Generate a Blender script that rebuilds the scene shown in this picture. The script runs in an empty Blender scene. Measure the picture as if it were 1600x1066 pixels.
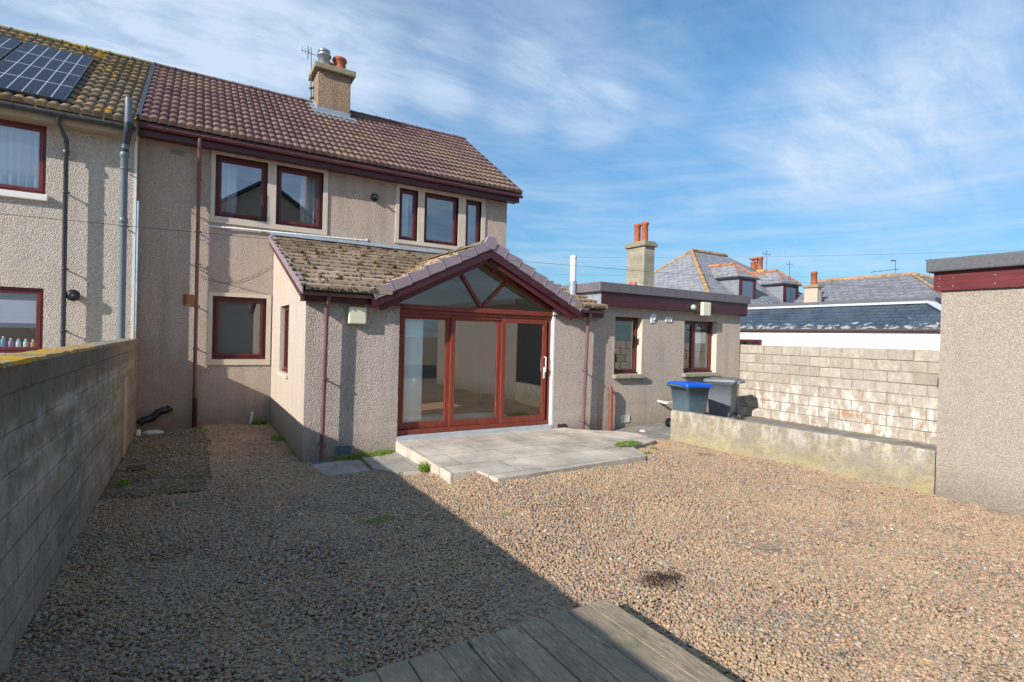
import bpy, bmesh, math, random
import numpy as np
from mathutils import Vector, Matrix
random.seed(7); rng = np.random.default_rng(7)
SC = bpy.context.scene; COL = SC.collection
R = math.radians
# ------------------------------------------------------------------ camera
def cam_axes(yaw, pit, rol):
    f = Vector((math.sin(yaw)*math.cos(pit), math.cos(yaw)*math.cos(pit), math.sin(pit)))
    r = Vector((math.cos(yaw), -math.sin(yaw), 0)); u = r.cross(f)
    c, s = math.cos(rol), math.sin(rol)
    return c*r+s*u, -s*r+c*u, f
cr, cu, cf = cam_axes(R(31.16), R(-.445), R(1.475))
cd = bpy.data.cameras.new('camera'); cam = bpy.data.objects.new('camera', cd); COL.objects.link(cam)
cd.sensor_width = 36; cd.lens = 18.53; cd.clip_end = 2000; cd.clip_start = .05
M = Matrix((cr, cu, -cf)).transposed().to_4x4(); M.translation = (0, 0, 2.0); cam.matrix_world = M
SC.camera = cam
# ------------------------------------------------------------------ sky and sun
SUNV = Vector((-3.2, -1.0, 1.66)).normalized()        # towards the sun
elev = math.asin(SUNV.z); azim = math.atan2(SUNV.x, SUNV.y)
sd = bpy.data.lights.new('sun', 'SUN'); sd.energy = 4.3; sd.angle = R(.5); sd.color = (1, .93, .84)
so = bpy.data.objects.new('sun', sd); COL.objects.link(so)
so.rotation_euler = (-SUNV).to_track_quat('-Z', 'Y').to_euler(); so.location = (-20, -10, 15)
W = bpy.data.worlds.new('World'); SC.world = W; W.use_nodes = True
nt = W.node_tree; nt.nodes.clear()
class NT:
    def __init__(s, t): s.t = t
    def n(s, typ, ins=None, **kw):
        nd = s.t.nodes.new(typ)
        for k, v in kw.items(): setattr(nd, k, v)
        for k, v in (ins or {}).items():
            if isinstance(v, bpy.types.NodeSocket): s.t.links.new(v, nd.inputs[k])
            else: nd.inputs[k].default_value = v
        return nd
    def math(s, op, a, b=0.0, c=None, clamp=False):
        d = {0: a, 1: b}
        if c is not None: d[2] = c
        return s.n('ShaderNodeMath', d, operation=op, use_clamp=clamp).outputs[0]
    def vmath(s, op, a, b=(0, 0, 0)):
        return s.n('ShaderNodeVectorMath', {0: a, 1: b}, operation=op).outputs[0]
    def noise(s, vec, scale, detail=4, rough=.55, dist=0, out=0):
        return s.n('ShaderNodeTexNoise', {'Vector': vec, 'Scale': scale, 'Detail': detail, 'Roughness': rough, 'Distortion': dist}).outputs[out]
    def ramp(s, f, stops, interp='LINEAR'):
        nd = s.n('ShaderNodeValToRGB', {0: f}); cr_ = nd.color_ramp; cr_.interpolation = interp
        while len(cr_.elements) > 1: cr_.elements.remove(cr_.elements[-1])
        for i, (p, c) in enumerate(stops):
            e = cr_.elements[0] if i == 0 else cr_.elements.new(p)
            e.position = p
            if not hasattr(c, '__len__'): c = (c, c, c)
            e.color = (*c, 1)
        return nd.outputs[0]
    def mix(s, f, a, b, mode='MIX'):
        nd = s.n('ShaderNodeMix', data_type='RGBA', blend_type=mode)
        for k, v in ((0, f), (6, a), (7, b)):
            if isinstance(v, bpy.types.NodeSocket): s.t.links.new(v, nd.inputs[k])
            elif k == 0: nd.inputs[0].default_value = v
            else: nd.inputs[k].default_value = (*v, 1) if len(v) == 3 else v
        return nd.outputs[2]
g = NT(nt)
sky = g.n('ShaderNodeTexSky', sky_type='NISHITA', sun_disc=False, sun_elevation=elev, sun_rotation=azim % (2*math.pi),
          altitude=0, air_density=1.0, dust_density=.35, ozone_density=2.2)
tc = g.n('ShaderNodeTexCoord').outputs['Generated']
sep = g.n('ShaderNodeSeparateXYZ', {0: tc})
zz = g.math('ADD', g.math('MAXIMUM', sep.outputs[2], 0.0), .22)
pl = g.n('ShaderNodeCombineXYZ', {0: g.math('DIVIDE', sep.outputs[0], zz), 1: g.math('DIVIDE', sep.outputs[1], zz), 2: 0.0}).outputs[0]
mp = g.n('ShaderNodeMapping', {'Vector': pl, 'Rotation': (0, 0, R(-24)), 'Scale': (.75, 2.1, 1)}).outputs[0]
warp = g.n('ShaderNodeTexNoise', {'Vector': mp, 'Scale': .9, 'Detail': 4}).outputs[1]
mpw = g.n('ShaderNodeMix', {0: .35, 4: mp, 5: warp}, data_type='VECTOR').outputs[1]
big = g.ramp(g.noise(mpw, 1.3, 4, .55), [(.36, 0), (.66, 1)])
wisp = g.ramp(g.noise(mpw, 4.2, 12, .66, .35), [(.36, 0), (.72, 1)])
def veil(d, a0, a1):          # broad cloud bank round a compass direction
    d = Vector(d).normalized()
    dt = g.n('ShaderNodeVectorMath', {0: tc, 1: tuple(d)}, operation='DOT_PRODUCT').outputs[1]
    return g.n('ShaderNodeMapRange', {0: dt, 1: math.cos(R(a1)), 2: math.cos(R(a0))}, interpolation_type='SMOOTHSTEP').outputs[0]
def at_dir(x, y): return cf+cr*((x-800)/823.6)-cu*((y-533)/823.6)
bank = g.math('MULTIPLY', veil(at_dir(150, 0), 4, 40), .38)
for px_, py_, r_, a_ in ((60, 15, 9, .30), (240, 40, 8, .34), (400, 70, 7, .36), (560, 95, 6, .34), (700, 112, 5, .36), (820, 140, 5, .40), (930, 170, 5, .42), (1030, 120, 6, .22), (860, 80, 8, .20),
                         (1240, 215, 8, .36), (1370, 200, 9, .38), (1510, 180, 9, .28), (1480, 30, 11, .20), (1600, 90, 10, .14), (1300, 60, 5, .12)):
    bank = g.math('ADD', bank, g.math('MULTIPLY', veil(at_dir(px_, py_), 0, r_), a_))
bank = g.math('ADD', bank, g.math('MULTIPLY', veil((-.6, -.8, .35), 20, 90), .4))
azs = g.n('ShaderNodeCombineXYZ', {0: g.math('MULTIPLY', g.math('ARCTAN2', sep.outputs[0], sep.outputs[1]), 2.6), 1: g.math('MULTIPLY', sep.outputs[2], 26.0), 2: 0.0}).outputs[0]
strk = g.ramp(g.noise(azs, 1.25, 7, .6, .5), [(.44, 0), (.72, 1)])
low = g.math('MULTIPLY', strk, g.n('ShaderNodeMapRange', {0: sep.outputs[2], 1: .12, 2: .42, 3: .55, 4: .08}).outputs[0])
cl = g.math('ADD', g.math('MULTIPLY', g.math('ADD', bank, .24), g.math('ADD', g.math('MULTIPLY', wisp, .85), g.math('MULTIPLY', big, .35))), g.math('MULTIPLY', bank, .42))
cl = g.math('MULTIPLY', g.math('ADD', cl, low, clamp=True), .90)
zr = g.n('ShaderNodeMapRange', {0: sep.outputs[2], 1: 0.0, 2: .42, 3: 0.0, 4: 1.0}).outputs[0]
tint = g.mix(zr, (.27, .43, .54), (.62, .97, 1.08))
skyc = g.mix(1.0, sky.outputs[0], tint, 'MULTIPLY')
colr = g.mix(cl, skyc, (4.15, 4.95, 6.1))
bg = g.n('ShaderNodeBackground', {0: colr, 1: .115})
g.n('ShaderNodeOutputWorld', {0: bg.outputs[0]})
SC.view_settings.view_transform = 'Standard'; SC.view_settings.look = 'None'
SC.view_settings.exposure = .52; SC.view_settings.gamma = 1
SC.cycles.max_bounces = 8; SC.cycles.transparent_max_bounces = 12
# ------------------------------------------------------------------ material helpers
MATS = {}
def mat(name, fn):
    if name not in MATS:
        m = bpy.data.materials.new(name); m.use_nodes = True; t = m.node_tree; t.nodes.clear()
        h = NT(t); sh = fn(h); o = h.n('ShaderNodeOutputMaterial'); t.links.new(sh, o.inputs[0]); MATS[name] = m
    return MATS[name]
def pos(h): return h.n('ShaderNodeNewGeometry').outputs['Position']
def bsdf(h, col, rough=.6, bump=None, bd=.01, spec=.3, metal=0.0, bstr=1.0):
    d = {'Base Color': col if isinstance(col, bpy.types.NodeSocket) else (*col, 1), 'Roughness': rough, 'Specular IOR Level': spec, 'Metallic': metal}
    if bump is not None:
        d['Normal'] = h.n('ShaderNodeBump', {'Height': bump, 'Distance': bd, 'Strength': bstr}).outputs[0]
    return h.n('ShaderNodeBsdfPrincipled', d).outputs[0]
def harl(name, c, var=.25, scale=42, bd=.02, stain=.25, grime=(.18, .17, .15)):
    def fn(h):
        p = pos(h)
        v = h.n('ShaderNodeTexVoronoi', {'Vector': p, 'Scale': scale, 'Randomness': 1.0})
        cv = h.n('ShaderNodeSeparateColor', {0: v.outputs[1]}).outputs[0]
        dark = tuple(x*(1-var*1.5) for x in c); lite = tuple(min(.9, x*(1+var)) for x in c)
        warm = (c[0]*1.04, c[1]*.90, c[2]*.78)
        col = h.ramp(cv, [(0, dark), (.35, c), (.7, lite), (.86, warm), (1, lite)])
        ns = h.noise(p, .9, 5, .6)
        col = h.mix(h.math('MULTIPLY', h.ramp(ns, [(.42, 0), (.7, 1)]), stain), col, tuple(x*.62 for x in c))
        stx = h.noise(h.vmath('MULTIPLY', p, (3, 3, .25)), 1.4, 4)
        col = h.mix(h.math('MULTIPLY', h.ramp(stx, [(.50, 0), (.66, 1)]), stain*.9), col, grime)
        zc = h.n('ShaderNodeSeparateXYZ', {0: p}).outputs[2]       # damp splash stain near the ground
        lo = h.n('ShaderNodeMapRange', {0: h.math('ADD', zc, h.math('MULTIPLY', ns, .5)), 1: .70, 2: .28, 3: 0.0, 4: .5}).outputs[0]
        col = h.mix(lo, col, (.20, .185, .14))
        h1 = h.ramp(v.outputs[0], [(0, 1), (.62, 0)])
        h2 = h.noise(p, scale*2.2, 2)
        return bsdf(h, col, .95, h.math('ADD', h1, h.math('MULTIPLY', h2, .5)), bd, .15)
    return mat(name, fn)
HARL = harl('harl_house', (.52, .43, .37), .12, 62, .013)
HARLN = harl('harl_neighbour', (.60, .545, .485), .14, 52, .015, .12)
HARLX = harl('harl_extension', (.56, .485, .44), .14, 56, .015)
HARLS = harl('harl_smooth', (.56, .48, .41), .05, 55, .008, .12)
HARLF = harl('harl_annex', (.54, .465, .40), .13, 60, .013)
HARLG = harl('harl_garage', (.46, .405, .345), .11, 88, .010, .10)
def plain(name, c, rough=.5, spec=.4, var=.12, scale=4, metal=0, bump=0, vs=(1, 1, 1)):
    def fn(h):
        p = h.vmath('MULTIPLY', pos(h), vs)
        n = h.noise(p, scale, 6, .65)
        col = h.mix(h.ramp(n, [(.3, 0), (.7, 1)]), tuple(x*(1-var) for x in c), tuple(min(1, x*(1+var)) for x in c))
        return bsdf(h, col, h.math('ADD', h.math('MULTIPLY', n, .2), rough-.1), h.noise(p, scale*12, 3) if bump else None, bump or .01, spec, metal)
    return mat(name, fn)
MAROON = plain('maroon_paint', (.105, .022, .024), .42, .45, .25, 7)
MAROOND = plain('maroon_fascia', (.065, .014, .020), .38, .5, .3, 6, vs=(.4, .4, 3))
def worn_red(h):
    p = pos(h)
    n = h.noise(h.vmath('MULTIPLY', p, (14, 14, 1.2)), 3, 6, .65)
    col = h.ramp(n, [(.3, (.14, .030, .021)), (.55, (.235, .050, .030)), (.75, (.31, .085, .046))])
    w = h.ramp(h.noise(p, 26, 5, .7), [(.70, 0), (.78, 1)])
    col = h.mix(h.math('MULTIPLY', w, .6), col, (.36, .24, .17))
    return bsdf(h, col, .5, n, .004, .35)
REDWOOD = mat('red_stained_wood', worn_red)
CREAM = plain('cream_band', (.60, .515, .42), .85, .2, .10, 3, bump=.002)
STONESILL = plain('stone_sill', (.36, .33, .25), .9, .2, .25, 9, bump=.004)
WHITEP = plain('white_plastic', (.74, .74, .72), .45, .4, .06)
WHITEW = plain('white_render', (.84, .83, .81), .8, .2, .03, 1.5)
GREYP = plain('grey_pipe', (.15, .185, .225), .38, .5, .12, 5)
DARKP = plain('dark_pipe', (.045, .055, .07), .35, .5, .2, 5)
BROWNP = plain('brown_pipe', (.17, .085, .085), .4, .5, .22, 6, vs=(1, 1, .4))
BLACK = plain('black_plastic', (.015, .016, .018), .35, .5, .2)
LEAD = plain('lead_flashing', (.30, .36, .42), .5, .5, .22, 8, metal=.2, bump=.004)
BLACKM = plain('black_matt', (.015, .016, .018), .75, .1)
BROWNV = plain('brown_vent', (.25, .10, .05), .5, .4, .1)
CAPG = plain('grey_edge_trim', (.15, .135, .155), .6, .35, .16, 5, vs=(2, 2, .5))
FELT = plain('grey_felt', (.13, .135, .15), .9, .2, .2, 30, bump=.003)
VERGE = plain('verge_tile_plastic', (.29, .235, .27), .5, .4, .1, 5)
LAMPY = plain('lamp_diffuser', (.72, .70, .52), .45, .4, .05)
POT = plain('terracotta', (.40, .12, .062), .85, .2, .35, 12)
STEEL = plain('steel', (.38, .43, .48), .35, .5, .15, 8, metal=.7)
INT = plain('interior_wall', (.17, .168, .16), .9, .2, .04, 1)
INTL = plain('interior_vault', (.50, .52, .50), .9, .2, .04, 1)
INTD = plain('interior_dark', (.16, .16, .165), .9, .2, .05, 1)
FLOORW = plain('wood_floor', (.42, .22, .12), .45, .4, .15, 3, vs=(8, .6, 1))
def curtain_fn(h):
    p = pos(h)
    return bsdf(h, (.74, .75, .76), .9, None, .01, .1)
CURT = mat('white_curtain', curtain_fn)
SLATEC = plain('lilac_blind', (.45, .44, .55), .8, .2, .06)
def glass_fn(lo, tint):
    def fn(h):
        gm = h.n('ShaderNodeNewGeometry')
        dt = h.n('ShaderNodeVectorMath', {0: gm.outputs['Incoming'], 1: gm.outputs['Normal']}, operation='DOT_PRODUCT').outputs[1]
        f = h.math('POWER', h.math('SUBTRACT', 1.0, h.math('ABSOLUTE', dt)), 4.0)
        f = h.math('ADD', h.math('MULTIPLY', f, 1-lo), lo, clamp=True)
        nb = h.n('ShaderNodeBump', {'Height': h.noise(pos(h), 1.6, 2), 'Distance': .002, 'Strength': .12}).outputs[0]
        a = h.n('ShaderNodeBsdfTransparent', {0: (*tint, 1)}).outputs[0]
        b = h.n('ShaderNodeBsdfGlossy', {0: (.95, .97, 1, 1), 'Roughness': .004, 'Normal': nb}).outputs[0]
        return h.n('ShaderNodeMixShader', {0: f, 1: a, 2: b}).outputs[0]
    return fn
GLASS = mat('window_glass', glass_fn(.20, (.90, .94, .94)))
GLASSG = mat('gable_glass', glass_fn(.10, (.85, .90, .88)))
GLASSU = mat('window_glass_upper', glass_fn(.30, (.72, .80, .86)))
def tile_mat(name, a, b, moss, mossamt, lichen=None, licht=.7, dirt=.3):
    def fn(h):
        p = pos(h)
        tv = h.n('ShaderNodeAttribute', attribute_name='tint', attribute_type='GEOMETRY').outputs['Fac']
        col = h.mix(tv, a, b)
        col = h.mix(h.math('MULTIPLY', h.ramp(h.noise(p, 30, 4, .7), [(.4, 0), (.65, 1)]), dirt), col, tuple(x*.5 for x in a))
        mz = h.noise(p, .55, 3, .5); mf = h.noise(p, 9, 5, .7)
        mm = h.ramp(h.math('ADD', h.math('MULTIPLY', mz, .55), h.math('MULTIPLY', mf, .45)), [(.5-mossamt*.2, 0), (.62-mossamt*.1, 1)])
        col = h.mix(h.math('MULTIPLY', mm, min(1, .45+mossamt*.5)), col, moss)
        if lichen:
            lf = h.ramp(h.math('ADD', h.math('MULTIPLY', h.noise(p, 5.5, 5, .75), .75), h.math('MULTIPLY', h.noise(p, .7, 2), .3)), [(licht-.02, 0), (licht+.02, 1)])
            col = h.mix(lf, col, lichen)
        return bsdf(h, col, .85, h.noise(p, 60, 4, .7), .004, .25)
    return mat(name, fn)
TILE = tile_mat('tile_main', (.165, .095, .093), (.25, .155, .148), (.30, .23, .13), .04, (.40, .33, .13), .665)
TILEN = tile_mat('tile_neighbour', (.17, .13, .095), (.30, .235, .17), (.17, .13, .065), .5, (.60, .36, .05), .615)
TILEX = tile_mat('tile_extension', (.42, .315, .24), (.60, .465, .36), (.23, .15, .075), .34, (.36, .24, .08), .70)
RIDGE = tile_mat('ridge_main', (.16, .10, .10), (.22, .14, .14), (.2, .17, .1), .2)
RIDGEX = tile_mat('ridge_extension', (.20, .16, .12), (.30, .24, .18), (.12, .095, .04), .9, (.36, .24, .08), .66)
RIDGEN = tile_mat('ridge_neighbour', (.15, .13, .09), (.2, .17, .12), (.22, .19, .06), 1.0, (.5, .38, .05), .60)
MOSS = plain('moss', (.075, .06, .028), .95, .1, .5, 20, bump=.01)
MOSSO = plain('lichen_orange', (.20, .135, .06), .95, .1, .5, 20, bump=.01)
def brickmap(h, plane, off=(0, 0)):
    s = h.n('ShaderNodeSeparateXYZ', {0: pos(h)})
    i, j = {'XZ': (0, 2), 'YZ': (1, 2), 'XY': (0, 1)}[plane]
    return h.n('ShaderNodeCombineXYZ', {0: h.math('ADD', s.outputs[i], off[0]), 1: h.math('ADD', s.outputs[j], off[1]), 2: 0.0}).outputs[0]
def slate_mat(name, a, b, plane, bw=.25, rh=.16, lich=None, licht=.66, spec=.4):
    def fn(h):
        v = brickmap(h, plane)
        br = h.n('ShaderNodeTexBrick', {'Vector': v, 'Color1': (*a, 1), 'Color2': (*b, 1), 'Mortar': (*[x*.3 for x in a], 1), 'Scale': 1.0,
             'Mortar Size': .008, 'Mortar Smooth': .3, 'Brick Width': bw, 'Row Height': rh, 'Bias': -.1})
        p = pos(h); col = h.mix(h.ramp(h.noise(p, 6, 5, .7), [(.35, 0), (.7, .7)]), br.outputs[0], tuple(min(1, x*1.5) for x in b))
        if lich: col = h.mix(h.ramp(h.noise(h.vmath('MULTIPLY', p, (1, 1, 2.5)), 2.6, 5, .7), [(licht-.03, 0), (licht+.04, 1)]), col, lich)
        hh = h.math('SUBTRACT', 1.0, br.outputs[1])
        return bsdf(h, col, .55, h.math('ADD', hh, h.math('MULTIPLY', h.noise(p, 14, 4), .6)), .02, spec)
    return mat(name, fn)
def block_fn(plane, base, dark, bump=.012, off=(0, 0), white=.5, green=0.0, mk=1.08):
    def fn(h):
        p = pos(h); v = brickmap(h, plane, off)
        v = h.n('ShaderNodeMix', {0: .012, 4: v, 5: h.noise(p, 5, 2, out=1)}, data_type='VECTOR').outputs[1]
        br = h.n('ShaderNodeTexBrick', {'Vector': v, 'Color1': (*base, 1), 'Color2': (*dark, 1), 'Mortar': (*[x*mk for x in base], 1), 'Scale': 1.0,
             'Mortar Size': .012, 'Mortar Smooth': .6, 'Brick Width': .45, 'Row Height': .225, 'Bias': 0.0})
        col = br.outputs[0]
        n1 = h.noise(p, 1.3, 6, .65); n2 = h.noise(p, 11, 5, .7)
        col = h.mix(h.ramp(n1, [(.35, 0), (.7, .75)]), col, tuple(x*.55 for x in base))
        run = h.noise(h.vmath('MULTIPLY', p, (4, 4, .7)), 2.2, 5, .7)
        sp = h.n('ShaderNodeSeparateXYZ', {0: p}).outputs[2]
        band = h.math('PINGPONG', h.math('ADD', sp, h.math('MULTIPLY', n2, .12)), .1125*2)   # lime bloom along the joints
        bb = h.ramp(band, [(.0, 1), (.16, 0)])
        wf = h.math('MULTIPLY', h.math('ADD', h.ramp(run, [(.52, 0), (.68, 1)]), h.math('MULTIPLY', bb, h.ramp(n1, [(.4, 0), (.6, .8)])), clamp=True), white)
        col = h.mix(wf, col, (.62, .60, .56))
        if green: col = h.mix(h.math('MULTIPLY', h.ramp(h.noise(p, 2.2, 5, .6), [(.42, 0), (.62, 1)]), green), col, (.36, .30, .13))
        return bsdf(h, col, .93, h.math('ADD', h.math('MULTIPLY', br.outputs[1], -.8), h.math('MULTIPLY', n2, .7)), bump, .15)
    return fn
def lwall_fn(h):
    p = pos(h); v = brickmap(h, 'YZ', (.1, .02)); v = h.n('ShaderNodeMix', {0: .035, 4: v, 5: h.noise(p, 4, 4, out=1)}, data_type='VECTOR').outputs[1]
    br = h.n('ShaderNodeTexBrick', {'Vector': v, 'Color1': (.45, .385, .305, 1), 'Color2': (.33, .28, .22, 1), 'Mortar': (.30, .265, .215, 1), 'Scale': 1.0, 'Mortar Size': .014, 'Mortar Smooth': .9, 'Brick Width': .45, 'Row Height': .225})
    n1 = h.noise(p, 1.1, 7, .68); n2 = h.noise(p, 13, 6, .72); s3 = h.n('ShaderNodeSeparateXYZ', {0: p})
    col = h.mix(h.ramp(n1, [(.38, 0), (.62, .85)]), br.outputs[0], (.19, .17, .14)); col = h.mix(h.ramp(h.noise(p, 3.3, 6, .7), [(.48, 0), (.66, .6)]), col, (.50, .46, .39))
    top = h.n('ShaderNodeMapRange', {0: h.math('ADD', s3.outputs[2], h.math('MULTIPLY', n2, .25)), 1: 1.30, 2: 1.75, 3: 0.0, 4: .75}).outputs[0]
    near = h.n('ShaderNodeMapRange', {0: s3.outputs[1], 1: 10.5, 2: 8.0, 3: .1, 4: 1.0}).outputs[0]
    col = h.mix(h.math('MULTIPLY', top, near), col, (.145, .125, .10))                    # darker towards the top, mostly at the near end
    for zc, wd, amt in ((1.36, .05, .75), (.91, .06, .6), (1.13, .03, .45), (.46, .05, .3)):
        d = h.math('ABSOLUTE', h.math('SUBTRACT', h.math('ADD', s3.outputs[2], h.math('MULTIPLY', h.math('SUBTRACT', n2, .5), .16)), zc))
        col = h.mix(h.math('MULTIPLY', h.math('MULTIPLY', h.ramp(h.math('DIVIDE', d, wd*2), [(0, 1), (1, 0)]), h.ramp(h.noise(p, 2.4, 5, .7), [(.42, 0), (.58, 1)])), amt), col, (.62, .60, .56))
    run = h.ramp(h.noise(h.vmath('MULTIPLY', p, (5, 5, .6)), 2.4, 6, .72), [(.56, 0), (.72, .6)])
    col = h.mix(run, col, (.50, .47, .42))
    sp = h.ramp(h.noise(h.vmath('MULTIPLY', p, (1, 1, .5)), 30, 3, .6), [(.70, 0), (.75, .8)]); col = h.mix(sp, col, (.55, .54, .52))
    warm = h.n('ShaderNodeMapRange', {0: s3.outputs[1], 1: 7.5, 2: 11.5, 3: 0.0, 4: .45}).outputs[0]; col = h.mix(warm, col, (.34, .27, .19))  # warm sheen towards the far end, painted into the wall colour
    return bsdf(h, col, .93, h.math('ADD', h.math('MULTIPLY', br.outputs[1], -.45), h.math('MULTIPLY', n2, 1.4)), .03, .15)
LWALL = mat('left_wall_block', lwall_fn)
def loww_fn(h):
    p = pos(h); n1 = h.noise(p, 1.7, 7, .68); n2 = h.noise(p, 12, 6, .72); z = h.n('ShaderNodeSeparateXYZ', {0: p}).outputs[2]
    col = h.ramp(n1, [(.32, (.27, .225, .165)), (.5, (.42, .355, .265)), (.68, (.49, .42, .29))])
    col = h.mix(h.ramp(n2, [(.38, 0), (.66, .85)]), col, (.25, .205, .145))
    up = h.n('ShaderNodeMapRange', {0: h.math('ADD', z, h.math('MULTIPLY', h.math('SUBTRACT', n2, .5), .35)), 1: .28, 2: .52, 3: .0, 4: 1.0}).outputs[0]
    wr = h.ramp(h.noise(h.vmath('MULTIPLY', p, (3.5, 3.5, .9)), 2.3, 7, .74), [(.47, 0), (.58, 1)])
    col = h.mix(h.math('MULTIPLY', h.math('MULTIPLY', h.math('ADD', up, .12, clamp=True), wr), .62), col, (.64, .61, .56))
    col = h.mix(h.math('MULTIPLY', h.ramp(h.noise(p, 2.9, 5, .65), [(.50, 0), (.58, 1)]), .6), col, (.30, .275, .24))
    dn = h.n('ShaderNodeMapRange', {0: z, 1: .3, 2: .05, 3: .0, 4: .55}).outputs[0]
    col = h.mix(h.math('MULTIPLY', dn, h.ramp(h.noise(p, 3.8, 4), [(.4, .2), (.6, 1)])), col, (.47, .40, .17))
    col = h.mix(h.ramp(h.noise(p, 34, 4, .75), [(.56, 0), (.68, .6)]), col, (.20, .17, .13))
    return bsdf(h, col, .94, h.math('ADD', n2, n1), .035, .12)
LOWW = mat('low_wall_render', loww_fn)
def lich_top(h):
    p = pos(h)
    n = h.noise(p, 3, 6, .75); s = h.n('ShaderNodeSeparateXYZ', {0: p})
    near = h.n('ShaderNodeMapRange', {0: s.outputs[1], 1: 9.5, 2: 6.5, 3: -.12, 4: .025}).outputs[0]
    col = h.mix(h.ramp(h.noise(p, 14, 4, .7), [(.3, 0), (.7, 1)]), (.27, .24, .18), (.40, .36, .28))
    f = h.ramp(h.math('ADD', h.math('ADD', h.math('MULTIPLY', n, .5), h.math('MULTIPLY', h.noise(p, 17, 6, .75), .5)), near), [(.50, 0), (.55, 1)])
    col = h.mix(f, col, (.60, .36, .03)); col = h.mix(h.ramp(h.noise(p, 40, 3), [(.6, 0), (.7, .6)]), col, (.2, .15, .03))
    return bsdf(h, col, .95, h.noise(p, 30, 5, .7), .015, .1)
LICH = mat('wall_top_lichen', lich_top)
def blocks_col(h):
    p = pos(h)
    tv = h.n('ShaderNodeAttribute', attribute_name='tint', attribute_type='GEOMETRY').outputs['Fac']
    col = h.ramp(tv, [(0, (.36, .31, .25)), (.3, (.50, .44, .365)), (.7, (.56, .495, .41)), (1, (.42, .375, .32))])
    n1 = h.noise(p, 7, 6, .72); z = h.n('ShaderNodeSeparateXYZ', {0: p}).outputs[2]
    col = h.mix(h.ramp(n1, [(.36, 0), (.68, .85)]), col, (.30, .265, .215)); col = h.mix(h.ramp(h.noise(p, 1.5, 5, .7), [(.45, 0), (.65, .55)]), col, (.36, .33, .29)); col = h.mix(h.ramp(h.noise(p, 20, 5, .75), [(.5, 0), (.66, .55)]), col, (.27, .23, .18))
    low = h.n('ShaderNodeMapRange', {0: h.math('ADD', z, h.math('MULTIPLY', h.noise(p, 1.2, 3), .5)), 1: 1.5, 2: .85, 3: 0.0, 4: 1.0}).outputs[0]
    wr = h.ramp(h.noise(h.vmath('MULTIPLY', p, (3, 3, 1.1)), 2.3, 6, .72), [(.48, 0), (.62, 1)])
    col = h.mix(h.math('MULTIPLY', h.math('ADD', low, .12, clamp=True), wr), col, (.74, .71, .66))
    rr = h.ramp(h.noise(p, 3.1, 4, .6), [(.58, 0), (.68, 1)])
    col = h.mix(h.math('MULTIPLY', h.math('MULTIPLY', rr, low), .85), col, (.40, .20, .12))
    return bsdf(h, col, .94, h.noise(p, 45, 5, .7), .006, .12)
BLOCKS = mat('garden_blocks', blocks_col)
MORT = plain('mortar', (.33, .285, .235), .95, .1, .45, 6, bump=.008)
def conc_fn(c, white=.25, darkn=.5, joints=None, moss=0):
    def fn(h):
        p = pos(h); n1 = h.noise(p, 1.6, 6, .65); n2 = h.noise(p, 24, 5, .7)
        col = h.mix(h.ramp(n1, [(.35, 0), (.7, 1)]), c, tuple(x*darkn for x in c))
        col = h.mix(h.math('MULTIPLY', h.ramp(n2, [(.35, 0), (.75, 1)]), .5), col, tuple(x*.7 for x in c))
        col = h.mix(h.math('MULTIPLY', h.ramp(h.noise(p, 3.3, 6, .7), [(.55, 0), (.68, 1)]), white), col, (.55, .52, .46))
        if moss: col = h.mix(h.math('MULTIPLY', h.ramp(h.noise(p, 2.1, 6, .7), [(.45, 0), (.6, 1)]), moss), col, (.10, .105, .035)); col = h.mix(h.ramp(h.noise(p, 5.0, 6, .75), [(.5, 0), (.62, .7)]), col, (.26, .21, .15))
        hh = n2
        if joints:
            br = h.n('ShaderNodeTexBrick', {'Vector': brickmap(h, 'XY', joints[2:]), 'Color1': (1, 1, 1, 1), 'Color2': (.90, .89, .88, 1), 'Mortar': (.52, .49, .43, 1), 'Scale': 1.0,
                 'Mortar Size': .008, 'Mortar Smooth': .5, 'Brick Width': joints[0], 'Row Height': joints[1]}, offset=.35)
            col = h.mix(1.0, col, br.outputs[0], 'MULTIPLY')
            hh = h.math('SUBTRACT', n2, br.outputs[1])
        return bsdf(h, col, .9, hh, .006, .2)
    return fn
PATIO = mat('patio_concrete', conc_fn((.76, .675, .57), .10, .42, (.9, .62, .3, .1)))
PATHD = mat('dark_path', conc_fn((.19, .165, .13), .5, .45, None, .7))
YARD = mat('yard_slab', conc_fn((.30, .28, .25), .4, .5))
SLAB = mat('paving', conc_fn((.46, .43, .385), .3, .6, (.72, .8, .05, .02)))
CHIMH = harl('chimney_render', (.37, .265, .185), .2, 40, .022, .5)
def slabcap(h):
    p = pos(h); n = h.noise(p, 9, 5, .7)
    col = h.ramp(n, [(.35, (.24, .215, .16)), (.58, (.32, .285, .19)), (.74, (.42, .35, .13))])
    return bsdf(h, col, .95, n, .02, .1)
CAPST = mat('lichened_stone', slabcap)
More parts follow.
